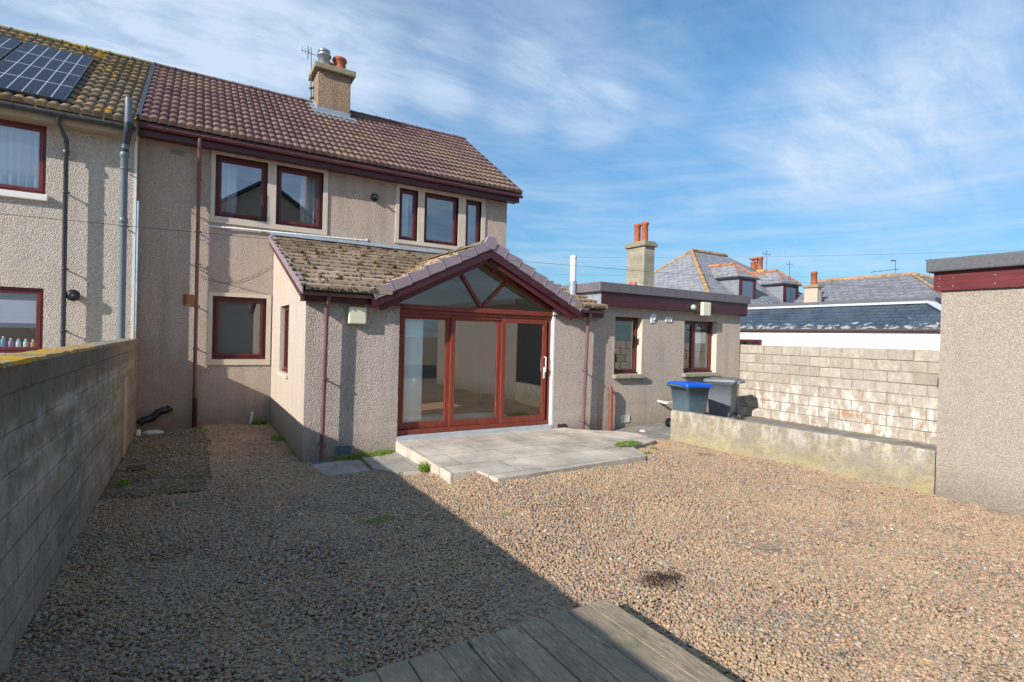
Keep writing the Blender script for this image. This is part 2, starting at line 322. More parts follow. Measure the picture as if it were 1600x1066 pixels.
def wood_fn(h):
    p = pos(h)
    tv = h.n('ShaderNodeAttribute', attribute_name='tint', attribute_type='GEOMETRY').outputs['Fac']
    q = h.vmath('ADD', h.vmath('MULTIPLY', p, (1, .16, 1)), h.n('ShaderNodeCombineXYZ', {0: 0.0, 1: h.math('MULTIPLY', tv, 9.0), 2: 0.0}).outputs[0])
    gr = h.noise(q, 60, 6, .65, .6); bl = h.noise(p, 2.4, 6, .7)
    knots = h.n('ShaderNodeTexVoronoi', {'Vector': h.vmath('MULTIPLY', p, (7, 2.2, 1)), 'Scale': 1.0}).outputs[0]
    col = h.ramp(gr, [(.3, (.12, .09, .06)), (.5, (.36, .285, .20)), (.72, (.58, .47, .35))])
    col = h.mix(h.ramp(knots, [(.05, .8), (.13, 0)]), col, (.04, .032, .022))
    col = h.mix(h.ramp(bl, [(.38, .0), (.62, .75)]), col, (.21, .18, .135))
    col = h.mix(h.math('MULTIPLY', tv, .35), col, (.48, .41, .28))
    sp = h.ramp(h.noise(h.vmath('MULTIPLY', p, (1, .45, 1)), 34, 3, .6), [(.70, 0), (.74, 1)])
    col = h.mix(h.math('MULTIPLY', sp, .55), col, (.45, .44, .42))
    col = h.mix(h.math('MULTIPLY', h.ramp(h.noise(p, 4.5, 4), [(.55, 0), (.7, 1)]), .35), col, (.13, .14, .05))
    return bsdf(h, col, .88, gr, .006, .2)
DECK = mat('weathered_deck', wood_fn)
def leaf_fn(h):
    r = h.n('ShaderNodeAttribute', attribute_name='tint', attribute_type='GEOMETRY').outputs['Fac']
    col = h.ramp(r, [(0, (.09, .20, .02)), (.6, (.22, .40, .04)), (1, (.42, .46, .09))])
    a = bsdf(h, col, .6, None, .01, .3)
    t = h.n('ShaderNodeBsdfTranslucent', {0: col}).outputs[0]
    return h.n('ShaderNodeMixShader', {0: .25, 1: a, 2: t}).outputs[0]
LEAF = mat('weed_leaf', leaf_fn)
# ------------------------------------------------------------------ mesh helpers
class MB:
    def __init__(s): s.v = []; s.f = []; s.sm = []; s.tint = []; s.cur = .5
    def add(s, vs, fs, smooth=False):
        o = len(s.v); s.v += [tuple(v) for v in vs]; s.tint += [s.cur]*len(vs)
        s.f += [tuple(i+o for i in f) for f in fs]; s.sm += [smooth]*len(fs); return s
    def box(s, a, b, smooth=False):
        (x0, y0, z0), (x1, y1, z1) = a, b
        x0, x1 = sorted((x0, x1)); y0, y1 = sorted((y0, y1)); z0, z1 = sorted((z0, z1))
        return s.add([(x0, y0, z0), (x1, y0, z0), (x1, y1, z0), (x0, y1, z0), (x0, y0, z1), (x1, y0, z1), (x1, y1, z1), (x0, y1, z1)],
              [(0, 3, 2, 1), (4, 5, 6, 7), (0, 1, 5, 4), (1, 2, 6, 5), (2, 3, 7, 6), (3, 0, 4, 7)])
    def quad(s, *p): return s.add(p, [tuple(range(len(p)))])
    def prism(s, pts, d):     # polygon pts extruded by vector d
        n = len(pts); d = Vector(d); q = [Vector(p) for p in pts]; r = [p+d for p in q]
        return s.add(q+r, [tuple(range(n))[::-1], tuple(range(n, 2*n))]+[(i, (i+1) % n, (i+1) % n+n, i+n) for i in range(n)])
    def bar(s, a, b, w, h, up=(0, 0, 1)):   # rectangular bar between a and b, w sideways, h along up (centred)
        a, b, up = Vector(a), Vector(b), Vector(up); d = (b-a).normalized(); sd_ = d.cross(up).normalized(); u2 = sd_.cross(d)
        o = [sd_*(w/2*i)+u2*(h/2*j) for i, j in ((-1, -1), (1, -1), (1, 1), (-1, 1))]
        return s.prism([a+x for x in o], b-a)
    def tube(s, path, r, n=12, caps=True):
        P = [Vector(p) for p in path]; rs = r if hasattr(r, '__len__') else [r]*len(P); vs = []; ref = None
        for i, p in enumerate(P):
            d = (P[min(i+1, len(P)-1)]-P[max(i-1, 0)]).normalized()
            if ref is None: ref = Vector((1, 0, 0)) if abs(d.x) < .9 else Vector((0, 1, 0))
            a = (ref-d*ref.dot(d)).normalized(); ref = a; b = d.cross(a)
            vs += [p+(a*math.cos(t)+b*math.sin(t))*rs[i] for t in [2*math.pi*k/n for k in range(n)]]
        fs = [(i*n+k, i*n+(k+1) % n, (i+1)*n+(k+1) % n, (i+1)*n+k) for i in range(len(P)-1) for k in range(n)]
        s.add(vs, fs, True)
        if caps: s.add(vs[:n], [tuple(range(n))[::-1]]); s.add(vs[-n:], [tuple(range(n))])
        return s
    def lathe(s, c, prof, n=16, axis='z'):
        c = Vector(c); P = []
        for r_, h_ in prof:
            for k in range(n):
                t = 2*math.pi*k/n; a, b = r_*math.cos(t), r_*math.sin(t)
                P.append(c+(Vector((a, b, h_)) if axis == 'z' else Vector((a, h_, b)) if axis == 'y' else Vector((h_, a, b))))
        m = len(prof)
        s.add(P, [(i*n+k, i*n+(k+1) % n, (i+1)*n+(k+1) % n, (i+1)*n+k) for i in range(m-1) for k in range(n)], True)
        s.add(P[:n], [tuple(range(n))[::-1]]); s.add(P[-n:], [tuple(range(n))]); return s
    def build(s, name, m, parent=None, bevel=0, recalc=True):
        me = bpy.data.meshes.new(name); off = Vector(parent['_loc']) if parent is not None else Vector((0, 0, 0))
        me.from_pydata([tuple(Vector(v)-off) for v in s.v], [], s.f)
        me.polygons.foreach_set('use_smooth', s.sm)
        at = me.attributes.new('tint', 'FLOAT', 'POINT'); at.data.foreach_set('value', s.tint)
        if recalc:
            bm = bmesh.new(); bm.from_mesh(me); bmesh.ops.recalc_face_normals(bm, faces=bm.faces); bm.to_mesh(me); bm.free()
        me.materials.append(m); o = bpy.data.objects.new(name, me); COL.objects.link(o)
        if parent is not None: o.parent = parent
        o['_loc'] = tuple(off)
        if bevel:
            b = o.modifiers.new('bevel', 'BEVEL'); b.width = bevel; b.segments = 2; b.limit_method = 'ANGLE'
        return o
def thing(name, label, cat, loc, group=None):
    o = bpy.data.objects.new(name, None); COL.objects.link(o); o.location = loc; o['_loc'] = tuple(loc); o.empty_display_size = .2
    o['label'] = label; o['category'] = cat
    if group: o['group'] = group
    return o
def tag(o, label, cat, group=None, kind=None):
    if label: o['label'] = label
    if cat: o['category'] = cat
    if group: o['group'] = group
    if kind: o['kind'] = kind
    return o
def struct(o, label=None):
    o['kind'] = 'structure'
    if label: o['label'] = label; o['category'] = 'setting'
    return o
# wall in plane: ax 'Y' -> points (u, c, z); ax 'X' -> points (c, u, z); d>0 = depth into the building
def wp(ax, c, u, d, z): return (u, c+d, z) if ax == 'Y' else (c+d, u, z)
def wallgrid(mb, ax, c, u0, u1, z0, z1, holes, depth=.28):
    us = sorted({u0, u1, *[h for q in holes for h in q[:2]]}); zs = sorted({z0, z1, *[h for q in holes for h in q[2:]]})
    inh = lambda u, z: any(a < u < b and p < z < q for a, b, p, q in holes)
    for i in range(len(us)-1):
        for j in range(len(zs)-1):
            if inh((us[i]+us[i+1])/2, (zs[j]+zs[j+1])/2): continue
            mb.quad(wp(ax, c, us[i], 0, zs[j]), wp(ax, c, us[i+1], 0, zs[j]), wp(ax, c, us[i+1], 0, zs[j+1]), wp(ax, c, us[i], 0, zs[j+1]))
    for a, b, p, q in holes:
        for (ua, za, ub, zb) in ((a, p, b, p), (b, p, b, q), (b, q, a, q), (a, q, a, p)):
            mb.quad(wp(ax, c, ua, 0, za), wp(ax, c, ub, 0, zb), wp(ax, c, ub, depth, zb), wp(ax, c, ua, depth, za))
def wbox(mb, ax, c, u0, u1, d0, d1, z0, z1): mb.box(wp(ax, c, u0, d0, z0), wp(ax, c, u1, d1, z1))
def curtain(parent, ax, c, u0, u1, d, z0, z1, m=None, amp=.025, step=.05):
    mb = MB(); n = max(6, int((u1-u0)/step)*4); vs = []
    for i in range(n+1):
        u = u0+(u1-u0)*i/n; dd = d+amp*math.sin(i/n*(u1-u0)/step*math.pi*.9+1)+amp*.4*math.sin(i*1.7)
        vs += [wp(ax, c, u, dd, z0), wp(ax, c, u, dd, z1)]
    mb.add(vs, [(2*i, 2*i+2, 2*i+3, 2*i+1) for i in range(n)], True)
    o = mb.build('curtain', m or CURT, parent, recalc=False); sl = o.modifiers.new('s', 'SOLIDIFY'); sl.thickness = .006; return o
def window(root, ax, c, u0, u1, z0, z1, d=.07, fw=.055, sw=.06, m=None, glass=None, mull=(), curt=(), label=None):
    """frame + sash at depth d behind wall face; child pane and curtains"""
    m = m or MAROON; glass = glass or GLASS; mb = MB(); b = fw+sw
    def ring(a0, a1, p0, p1, w, d0, d1):
        wbox(mb, ax, c, a0, a0+w, d0, d1, p0, p1); wbox(mb, ax, c, a1-w, a1, d0, d1, p0, p1)
        wbox(mb, ax, c, a0+w, a1-w, d0, d1, p0, p0+w); wbox(mb, ax, c, a0+w, a1-w, d0, d1, p1-w, p1)
    ring(u0, u1, z0, z1, fw, d, d+.07)
    cells = []; xs = [u0+fw]+list(mull)+[u1-fw]
    for i in range(len(xs)-1):
        a0 = xs[i]+(.02 if i else 0); a1 = xs[i+1]-(.02 if i < len(xs)-2 else 0)
        ring(a0, a1, z0+fw, z1-fw, sw, d-.012, d+.05); cells.append((a0+sw, a1-sw))
    for x in mull: wbox(mb, ax, c, x-.02, x+.02, d+.004, d+.066, z0+fw, z1-fw)
    wbox(mb, ax, c, u0-.0, u1+.0, d-.045, d-.0, z0-.0, z0+.03)       # projecting bottom rail
    w = mb.build('window', m, root, bevel=.004)
    if label: w['label'] = label
    for a0, a1 in cells:
        gb = MB(); gb.quad(wp(ax, c, a0, d+.02, z0+b), wp(ax, c, a1, d+.02, z0+b), wp(ax, c, a1, d+.02, z1-b), wp(ax, c, a0, d+.02, z1-b)); gb.build('pane', glass, w)
        tv = MB(); 
    for (a0, a1, p0, p1) in curt: curtain(w, ax, c, a0, a1, d+.16, p0, p1)
    return w
def surround(root, ax, c, u0, u1, z0, z1, holes, m=None, out=.025):
    mb = MB(); us = sorted({u0, u1, *[h for q in holes for h in q[:2]]}); zs = sorted({z0, z1, *[h for q in holes for h in q[2:]]})
    for i in range(len(us)-1):
        for j in range(len(zs)-1):
            u, z = (us[i]+us[i+1])/2, (zs[j]+zs[j+1])/2
            if any(a < u < b_ and p < z < q for a, b_, p, q in holes): continue
            wbox(mb, ax, c, us[i], us[i+1], -out, .10, zs[j], zs[j+1])
    bm = bmesh.new(); o = mb.build('window_surround', m or CREAM, root)
    bm.from_mesh(o.data); bmesh.ops.remove_doubles(bm, verts=bm.verts, dist=.0005)
    kill = [f for f in bm.faces if not f.is_valid]; dup_ = {}
    for f in bm.faces:
        k = tuple(round(x, 3) for x in f.calc_center_median()); dup_.setdefault(k, []).append(f)
    bmesh.ops.delete(bm, geom=[f for l in dup_.values() if len(l) > 1 for f in l], context='FACES_ONLY')
    bmesh.ops.recalc_face_normals(bm, faces=bm.faces); bm.to_mesh(o.data); bm.free(); return o
def roof_tiles(mb, P0, ux, us, width, length, tw=.30, gauge=.33, prof='roman', skip=None, jit=.004, stagger=0, lip=.066, amp=.034):
    P0, ux, us = Vector(P0), Vector(ux).normalized(), Vector(us).normalized(); nrm = ux.cross(us).normalized()
    if nrm.z < 0: nrm = -nrm
    rows = int(math.ceil(length/gauge)); cols = int(math.ceil(width/tw))
    for i in range(rows):
        s0 = i*gauge; s1 = min((i+1)*gauge+.03, length)
        for j in range(-1 if stagger else 0, cols):
            x0 = j*tw+(stagger*tw if i % 2 else 0); x1 = min(x0+tw, width); x0 = max(x0, 0)
            if x1-x0 < .03: continue
            c = P0+ux*((x0+x1)/2)+us*((s0+s1)/2)
            if skip and skip(c): continue
            mb.cur = rng.uniform(); dz = rng.uniform(-jit, jit); sk = rng.uniform(-.006, .006)
            if prof == 'roman':
                n = 12; xs = [x0+(x1-x0)*k/n for k in range(n+1)]
                hs = [amp*max(0, math.sin(((x-j*tw)/(tw/2) % 1)*math.pi*1.0))**.6-.006*((x-j*tw)/(tw/2) % 1) for x in xs]
            else:
                xs = [x0+.004, x1-.004]; hs = [0, 0]
            lo, hi = lip+dz, .012
            vs = []
            for x, h in zip(xs, hs):
                a = P0+ux*x
                vs += [a+us*(s0-.012+sk)+nrm*(h*.4-.004), a+us*(s0+sk)+nrm*(lo+h), a+us*s1+nrm*(hi+h)]
            n = len(xs); o = len(mb.v)
            top = [(3*k+1, 3*k+4, 3*k+5, 3*k+2) for k in range(n-1)]; ris = [(3*k, 3*k+3, 3*k+4, 3*k+1) for k in range(n-1)]
            mb.add(vs, top, prof == 'roman'); mb.add(vs, ris, False)
            if prof != 'roman': mb.add(vs, [(0, 1, 2), (3, 5, 4)])
def ridge_tiles(parent, name, p0, p1, m, r=.12, L=.42, flat=.62):
    p0, p1 = Vector(p0), Vector(p1); n = max(1, int((p1-p0).length/L)); d = (p1-p0)/n; mb = MB(); sd_ = d.normalized().cross(Vector((0, 0, 1))).normalized(); up = sd_.cross(d.normalized())
    for i in range(n):
        mb.cur = rng.uniform(); a = p0+d*i; b = p0+d*(i+1)+d.normalized()*.03; K = 10; vs = []
        dz = rng.uniform(-.004, .004)
        for q, rr in ((a, r), (b, r*.93)):
            for k in range(K+1):
                t = math.pi*k/K; vs.append(q+sd_*math.cos(t)*rr*1.1+up*(math.sin(t)*rr*flat+dz-.01))
        mb.add(vs, [(k, k+1, K+2+k, K+1+k) for k in range(K)], True); mb.add(vs[:K+1], [tuple(range(K+1))])
        mb.tube([q for q in [a+sd_*math.cos(math.pi*k/K)*r*1.13+up*(math.sin(math.pi*k/K)*r*flat*1.05+dz-.01) for k in range(K+1)]], .012, 6)
    return mb.build(name, m, parent, recalc=False)
def gutter(parent, a, b, m, r=.055, name='gutter', joints=3):
    a, b = Vector(a), Vector(b); d = (b-a); mb = MB(); K = 8; vs = []; out = d.normalized().cross(Vector((0, 0, 1))).normalized()
    for q in (a, b):
        for rr in (r, r-.006):
            for k in range(K+1):
                t = math.pi+math.pi*k/K; vs.append(q+out*math.cos(t)*rr+Vector((0, 0, math.sin(t)*rr)))
    N = K+1
    fs = [(k, k+1, 2*N+k+1, 2*N+k) for k in range(K)]+[(N+k, 3*N+k, 3*N+k+1, N+k+1) for k in range(K)]
    fs += [(0, 2*N, 3*N, N), (K, N+K, 3*N+K, 2*N+K)]; mb.add(vs, fs, True)
    for q in (a, b): mb.add([q+out*math.cos(math.pi+math.pi*k/K)*r+Vector((0, 0, math.sin(math.pi+math.pi*k/K)*r)) for k in range(K+1)], [tuple(range(K+1))])
    g_ = mb.build(name, m, parent, recalc=False)
    n = joints
    for i in range(n):
        jb = MB()
        c = a+d*((i+.5)/n); e = d.normalized()*.018
        for k in range(K):
            t0, t1 = math.pi+math.pi*k/K, math.pi+math.pi*(k+1)/K
            f = lambda t, rr: out*math.cos(t)*rr+Vector((0, 0, math.sin(t)*rr))
            jb.add([c-e+f(t0, r+.006), c-e+f(t1, r+.006), c+e+f(t1, r+.006), c+e+f(t0, r+.006)], [(0, 1, 2, 3)], True)
            for q in (c-e, c+e): jb.add([q+f(t0, r), q+f(t1, r), q+f(t1, r+.006), q+f(t0, r+.006)], [(0, 1, 2, 3)])
        jb.build('bracket', m, g_, recalc=False)
    return g_
def downpipe(parent, path, r, m, zs=(), wy=.09, n=14, collars=()):
    p = MB().tube(path, r, n).build('downpipe', m, parent)
    for z in zs:      # clip rings + arms, z on the lowest straight run
        a, b = Vector(path[-2]), Vector(path[-1]); t = (z-a.z)/(b.z-a.z); c = a.lerp(b, t); cb = MB()
        cb.lathe((c.x, c.y, z-.02), [(r+.001, 0), (r+.012, .004), (r+.012, .036), (r+.001, .04)], n)
        cb.box((c.x-.012, c.y, z-.008), (c.x+.012, c.y+wy, z+.008)); cb.box((c.x-.012, c.y-.0, z-.01), (c.x+r+.035, c.y+.01, z+.01)); cb.build('pipe_clip', m, p)
    for z in collars:
        a, b = Vector(path[-2]), Vector(path[-1]); t = (z-a.z)/(b.z-a.z); c = a.lerp(b, t); cb = MB()
        cb.lathe((c.x, c.y, z-.05), [(r+.001, 0), (r+.014, .01), (r+.014, .09), (r+.006, .1)], n); cb.build('pipe_collar', m, p)
    return p
def vent(parent, ax, c, u0, u1, z0, z1, m, n=5):
    mb = MB(); t = .012
    wbox(mb, ax, c, u0, u0+t, -.02, .02, z0, z1); wbox(mb, ax, c, u1-t, u1, -.02, .02, z0, z1)
    wbox(mb, ax, c, u0+t, u1-t, -.02, .02, z0, z0+t); wbox(mb, ax, c, u0+t, u1-t, -.02, .02, z1-t, z1)
    for i in range(n):
        z = z0+t+(z1-z0-2*t)*(i+.2)/n; hgt = (z1-z0-2*t)*.55/n
        wbox(mb, ax, c, u0+t, u1-t, -.014, -.004, z, z+hgt)
    wbox(mb, ax, c, u0+t, u1-t, -.003, .018, z0+t, z1-t)
    return mb.build('air_vent', m, parent)

# ================================================================== SETTING
mb = MB()
S_ = 400; step = []
mb.quad((-S_, -S_, -.02), (S_, -S_, -.02), (S_, S_, -.02), (-S_, S_, -.02))
def ground_fn(h):
    p = pos(h); n = h.noise(p, .6, 5); v = h.n('ShaderNodeTexVoronoi', {'Vector': p, 'Scale': 38.0})
    c = h.n('ShaderNodeSeparateColor', {0: v.outputs[1]}).outputs[0]
    col = h.ramp(c, [(0, (.19, .145, .105)), (.4, (.30, .225, .155)), (.8, (.40, .31, .22)), (1, (.46, .39, .30))])
    return bsdf(h, col, .95, h.ramp(v.outputs[0], [(0, 1), (.6, 0)]), .02, .1)
GROUND = mat('ground_soil', ground_fn)
struct(mb.build('ground', GROUND))
# patio slab
def slab(name, pts, z0, z1, m, bev=.008):
    mb = MB(); mb.prism([(x, y, z0) for x, y in pts], (0, 0, z1-z0)); return struct(mb.build(name, m, bevel=bev))
def patio_z(y): return .160+(y-5.9)/(8.5-5.9)*.055
PT = [(2.92, 8.49), (2.95, 6.37), (3.34, 6.35), (3.41, 5.90), (4.2, 5.93), (5.3, 6.0), (6.22, 6.06), (6.48, 6.60), (6.98, 6.84), (7.55, 7.12), (7.72, 7.75), (7.5, 8.0), (6.5, 8.30), (6.42, 8.49)]
mb = MB(); n_ = len(PT); mb.add([(x, y, -.02) for x, y in PT]+[(x, y, max(.05, patio_z(y)-max(0, x-6.3)*.06)) for x, y in PT], [tuple(range(n_))[::-1]]+[(i, (i+1) % n_, (i+1) % n_+n_, i+n_) for i in range(n_)])
mb.add([(x, y, patio_z(y)-max(0, x-6.3)*.06) for x, y in PT]+[(4.9, 7.3, patio_z(7.3))], [(i, (i+1) % n_, n_) for i in range(n_)])
struct(mb.build('patio', PATIO))
slab('paving', [(1.52, 8.25), (1.60, 7.52), (2.24, 7.56), (2.28, 8.36)], -.02, .018, SLAB)
slab('paving', [(2.30, 8.36), (2.27, 7.56), (2.50, 7.20), (2.93, 7.02), (2.93, 8.45)], -.02, .045, SLAB)
slab('path', [(-.88, 12.48), (-.88, 7.55), (-.6, 7.62), (-.35, 7.54), (-.1, 7.60), (.12, 7.50), (.22, 7.56), (.19, 8.2), (.24, 9.0), (.21, 9.9), (.27, 10.8), (.18, 11.6), (.16, 12.3), (.1, 12.48)], -.02, .008, PATHD)
mb = MB()   # sloping yard slab before the annex
yp = [(7.62, 8.53, .06), (7.6, 8.1, .05), (7.85, 7.55, .05), (8.25, 7.22, .06), (8.9, 3.0, .14), (11.98, 3.0, .15), (11.98, 8.53, .17), (9.6, 8.53, .17)]
mb.add(yp+[(x, y, -.03) for x, y, z in yp]+[(9.6, 7.6, .16)], [(0, 1, 16), (1, 2, 16), (2, 3, 16), (3, 4, 16), (4, 5, 16), (5, 6, 16), (6, 7, 16), (7, 0, 16)]+[(i, (i+1) % 8, (i+1) % 8+8, i+8) for i in range(8)])
struct(mb.build('yard', YARD))

# ------------------------------------------------------------------ gravel (uncountable)
def poly_mesh(name, polys):
    mb = MB()
    for P in polys: mb.quad(*[(x, y, .0) for x, y in P])
    return mb
GP = [[(-.90, 1.2), (3.4, 1.2), (3.4, 2.6), (-.9, 2.6)],
      [(3.4, .6), (9.0, .6), (9.0, 2.3), (8.64, 2.3), (8.6, 2.6), (3.4, 2.6)],
      [(-.90, 2.6), (8.62, 2.6), (8.62, 3.1), (8.26, 5.88), (-.9, 5.88)],
      [(-.9, 5.88), (3.38, 5.88), (3.33, 6.33), (2.94, 6.35), (2.94, 7.0), (2.5, 7.18), (2.26, 7.54), (1.6, 7.50), (.2, 7.50), (-.9, 7.58)],
      [(.2, 7.5), (1.6, 7.5), (1.5, 8.25), (1.46, 8.5), (1.46, 12.48), (.12, 12.48), (.18, 12.3), (.28, 10.8)],
      [(1.46, 8.5), (1.5, 8.25), (2.28, 8.38), (2.93, 8.44), (2.93, 8.5)],
      [(6.2, 5.88), (8.26, 5.88), (8.06, 7.22), (7.86, 7.5), (7.74, 7.74), (7.5, 7.08), (6.92, 6.76), (6.52, 6.58), (6.2, 6.0)],
      [(6.44, 8.5), (6.5, 8.31), (7.5, 8.01), (7.6, 8.1), (7.6, 8.53)]]
def smooth(t): t = max(0, min(1, t)); return t*t*(3-2*t)
def gravel_z(x, y): return .125*smooth((y-3.9)/1.9)*smooth((x-2.75)/.6)*(1-.75*smooth((x-6.5)/1.1))*(1-smooth((y-7.4)/.7)*.6)
def in_poly(x, y, P):
    c = False; n = len(P)
    for i in range(n):
        (x0, y0), (x1, y1) = P[i], P[(i+1) % n]
        if (y0 > y) != (y1 > y) and x < (x1-x0)*(y-y0)/(y1-y0)+x0: c = not c
    return c
def gravel_grid(dz, cs=.06):
    mb = MB(); idx = {}; V = []; Fc = []
    for i in range(int(10/cs)):
        for j in range(int(12/cs)):
            x, y = -.9+(i+.5)*cs, .6+(j+.5)*cs
            if not any(in_poly(x, y, P) for P in GP): continue
            f = []
            for a, b in ((i, j), (i+1, j), (i+1, j+1), (i, j+1)):
                if (a, b) not in idx:
                    xx, yy = -.9+a*cs, .6+b*cs; idx[(a, b)] = len(V); V.append((xx, yy, gravel_z(xx, yy)+dz))
                f.append(idx[(a, b)])
            Fc.append(f)
    return mb.add(V, Fc)
gm_ = gravel_grid(0)
def gravel_fn(h):
    oi = h.n('ShaderNodeObjectInfo').outputs['Random']; p = pos(h)
    col = h.ramp(oi, [(0, (.12, .105, .095)), (.10, (.24, .205, .165)), (.20, (.42, .23, .145)), (.32, (.46, .32, .20)), (.44, (.31, .25, .185)), (.54, (.37, .185, .13)), (.64, (.47, .355, .24)), (.74, (.27, .25, .20)), (.82, (.54, .35, .20)), (.89, (.33, .24, .24)), (.95, (.19, .18, .175)), (.992, (.46, .42, .36)), (1, (.66, .64, .60))])
    n = h.noise(p, 130, 3, .6)
    col = h.mix(h.ramp(n, [(.35, .0), (.75, .45)]), col, (.22, .17, .13))
    sand = h.ramp(h.noise(p, .75, 4, .6), [(.42, 0), (.70, .42)])
    col = h.mix(sand, col, (.47, .34, .20))
    grn = h.ramp(h.math('ADD', h.math('MULTIPLY', h.noise(p, 1.1, 4, .6), .8), h.math('MULTIPLY', h.noise(p, 12, 3), .2)), [(.60, 0), (.68, .30)])
    col = h.mix(grn, col, (.15, .19, .06))
    # a damp dirty patch where a pot stood
    dd = h.n('ShaderNodeVectorMath', {0: h.vmath('ADD', h.vmath('MULTIPLY', p, (1, 1.3, 0)), h.vmath('MULTIPLY', h.noise(p, 7, 3, out=1), (.35, .35, 0))), 1: (3.35+.17, 3.06*1.3+.17, 0)}, operation='DISTANCE').outputs[1]
    col = h.mix(h.ramp(dd, [(.10, .72), (.27, 0)]), col, (.05, .025, .018))
    col = h.mix(1.0, col, (1.13, 1.13, 1.09), 'MULTIPLY')
    return bsdf(h, col, .72, None, .01, .3)
GRAV = mat('gravel_stone', gravel_fn)
def gn_gravel(lo=3200, hi=5600):
    t = bpy.data.node_groups.new('gravel', 'GeometryNodeTree'); t.is_modifier = True
    t.interface.new_socket('Geometry', in_out='INPUT', socket_type='NodeSocketGeometry'); t.interface.new_socket('Geometry', in_out='OUTPUT', socket_type='NodeSocketGeometry')
    N = t.nodes.new; L = t.links.new; gi = N('NodeGroupInput'); go = N('NodeGroupOutput')
    gti = N('GeometryNodeGeometryToInstance')
    for k in range(7):
        ico = N('GeometryNodeMeshIcoSphere'); ico.inputs['Radius'].default_value = 1; ico.inputs['Subdivisions'].default_value = 2
        sp = N('GeometryNodeSetPosition'); nz = N('ShaderNodeTexNoise'); nz.noise_dimensions = '4D'; nz.inputs['W'].default_value = k*7.3; nz.inputs['Scale'].default_value = .85; nz.inputs['Detail'].default_value = 1
        sb = N('ShaderNodeVectorMath'); sb.operation = 'SUBTRACT'; sb.inputs[1].default_value = (.5, .5, .5); sc = N('ShaderNodeVectorMath'); sc.operation = 'SCALE'; sc.inputs['Scale'].default_value = 1.9
        L(nz.outputs[1], sb.inputs[0]); L(sb.outputs[0], sc.inputs[0]); L(ico.outputs[0], sp.inputs[0]); L(sc.outputs[0], sp.inputs['Offset'])
        ss = N('GeometryNodeSetShadeSmooth'); L(sp.outputs[0], ss.inputs[0]); L(ss.outputs[0], gti.inputs[0])
    # base sheet + instances
    dp = N('GeometryNodeDistributePointsOnFaces'); dp.inputs['Seed'].default_value = 3; dn = N('ShaderNodeTexNoise'); dn.inputs['Scale'].default_value = 1.6; dn.inputs['Detail'].default_value = 4; dm = N('ShaderNodeMapRange'); dm.inputs[1].default_value = .34; dm.inputs[2].default_value = .52; dm.inputs[3].default_value = lo; dm.inputs[4].default_value = hi; L(dn.outputs[0], dm.inputs[0]); L(dm.outputs[0], dp.inputs['Density']); L(gi.outputs[0], dp.inputs['Mesh'])
    rv = N('FunctionNodeRandomValue'); rv.data_type = 'FLOAT_VECTOR'; rv.inputs[0].default_value = (0, 0, 0); rv.inputs[1].default_value = (6.28, .5, 6.28)
    rs = N('FunctionNodeRandomValue'); rs.data_type = 'FLOAT'; rs.inputs[2].default_value = 0; rs.inputs[3].default_value = 1; rs.inputs['Seed'].default_value = 5
    pw = N('ShaderNodeMath'); pw.operation = 'POWER'; pw.inputs[1].default_value = 2.2; L(rs.outputs[1], pw.inputs[0])
    ma = N('ShaderNodeMath'); ma.operation = 'MULTIPLY_ADD'; ma.inputs[1].default_value = .0105; ma.inputs[2].default_value = .0062; L(pw.outputs[0], ma.inputs[0])
    rv2 = N('FunctionNodeRandomValue'); rv2.data_type = 'FLOAT_VECTOR'; rv2.inputs[0].default_value = (.8, .7, .45); rv2.inputs[1].default_value = (1.35, 1.1, .8); rv2.inputs['Seed'].default_value = 9
    ms = N('ShaderNodeVectorMath'); ms.operation = 'SCALE'; L(rv2.outputs[0], ms.inputs[0]); L(ma.outputs[0], ms.inputs['Scale'])
    # rotate: small tilt then spin
    rx = N('FunctionNodeRandomValue'); rx.data_type = 'FLOAT_VECTOR'; rx.inputs[0].default_value = (-.5, -.5, 0); rx.inputs[1].default_value = (.5, .5, 6.28); rx.inputs['Seed'].default_value = 2
    rz = N('FunctionNodeRandomValue'); rz.data_type = 'FLOAT'; rz.inputs[2].default_value = -.006; rz.inputs[3].default_value = .013; rz.inputs['Seed'].default_value = 12
    cx = N('ShaderNodeCombineXYZ'); L(rz.outputs[1], cx.inputs[2])
    nb = N('ShaderNodeTexNoise'); nb.inputs['Scale'].default_value = 1.1; nbm = N('ShaderNodeMath'); nbm.operation = 'MULTIPLY_ADD'; nbm.inputs[1].default_value = .10; nbm.inputs[2].default_value = -.050
    L(nb.outputs[0], nbm.inputs[0]); ad = N('ShaderNodeMath'); ad.operation = 'ADD'; L(rz.outputs[1], ad.inputs[0]); L(nbm.outputs[0], ad.inputs[1]); L(ad.outputs[0], cx.inputs[2])
    pp = N('GeometryNodeSetPosition'); L(dp.outputs[0], pp.inputs[0]); L(cx.outputs[0], pp.inputs['Offset'])
    ip = N('GeometryNodeInstanceOnPoints'); L(pp.outputs[0], ip.inputs[0]); L(gti.outputs[0], ip.inputs['Instance']); ip.inputs['Pick Instance'].default_value = True
    # two-level: nested instances expose each rock as its own pick
    ri = N('FunctionNodeRandomValue'); ri.data_type = 'INT'; ri.inputs[4].default_value = 0; ri.inputs[5].default_value = 6; ri.inputs['Seed'].default_value = 4
    L(ri.outputs[2], ip.inputs['Instance Index']); L(rx.outputs[0], ip.inputs['Rotation']); L(ms.outputs[0], ip.inputs['Scale'])
    sm = N('GeometryNodeSetMaterial'); sm.inputs['Material'].default_value = GRAV; L(ip.outputs[0], sm.inputs[0])
    L(sm.outputs[0], go.inputs[0])
    return t
gv = gm_.build('gravel', GRAV, recalc=False); md = gv.modifiers.new('stones', 'NODES'); md.node_group = gn_gravel(); gv['kind'] = 'stuff'
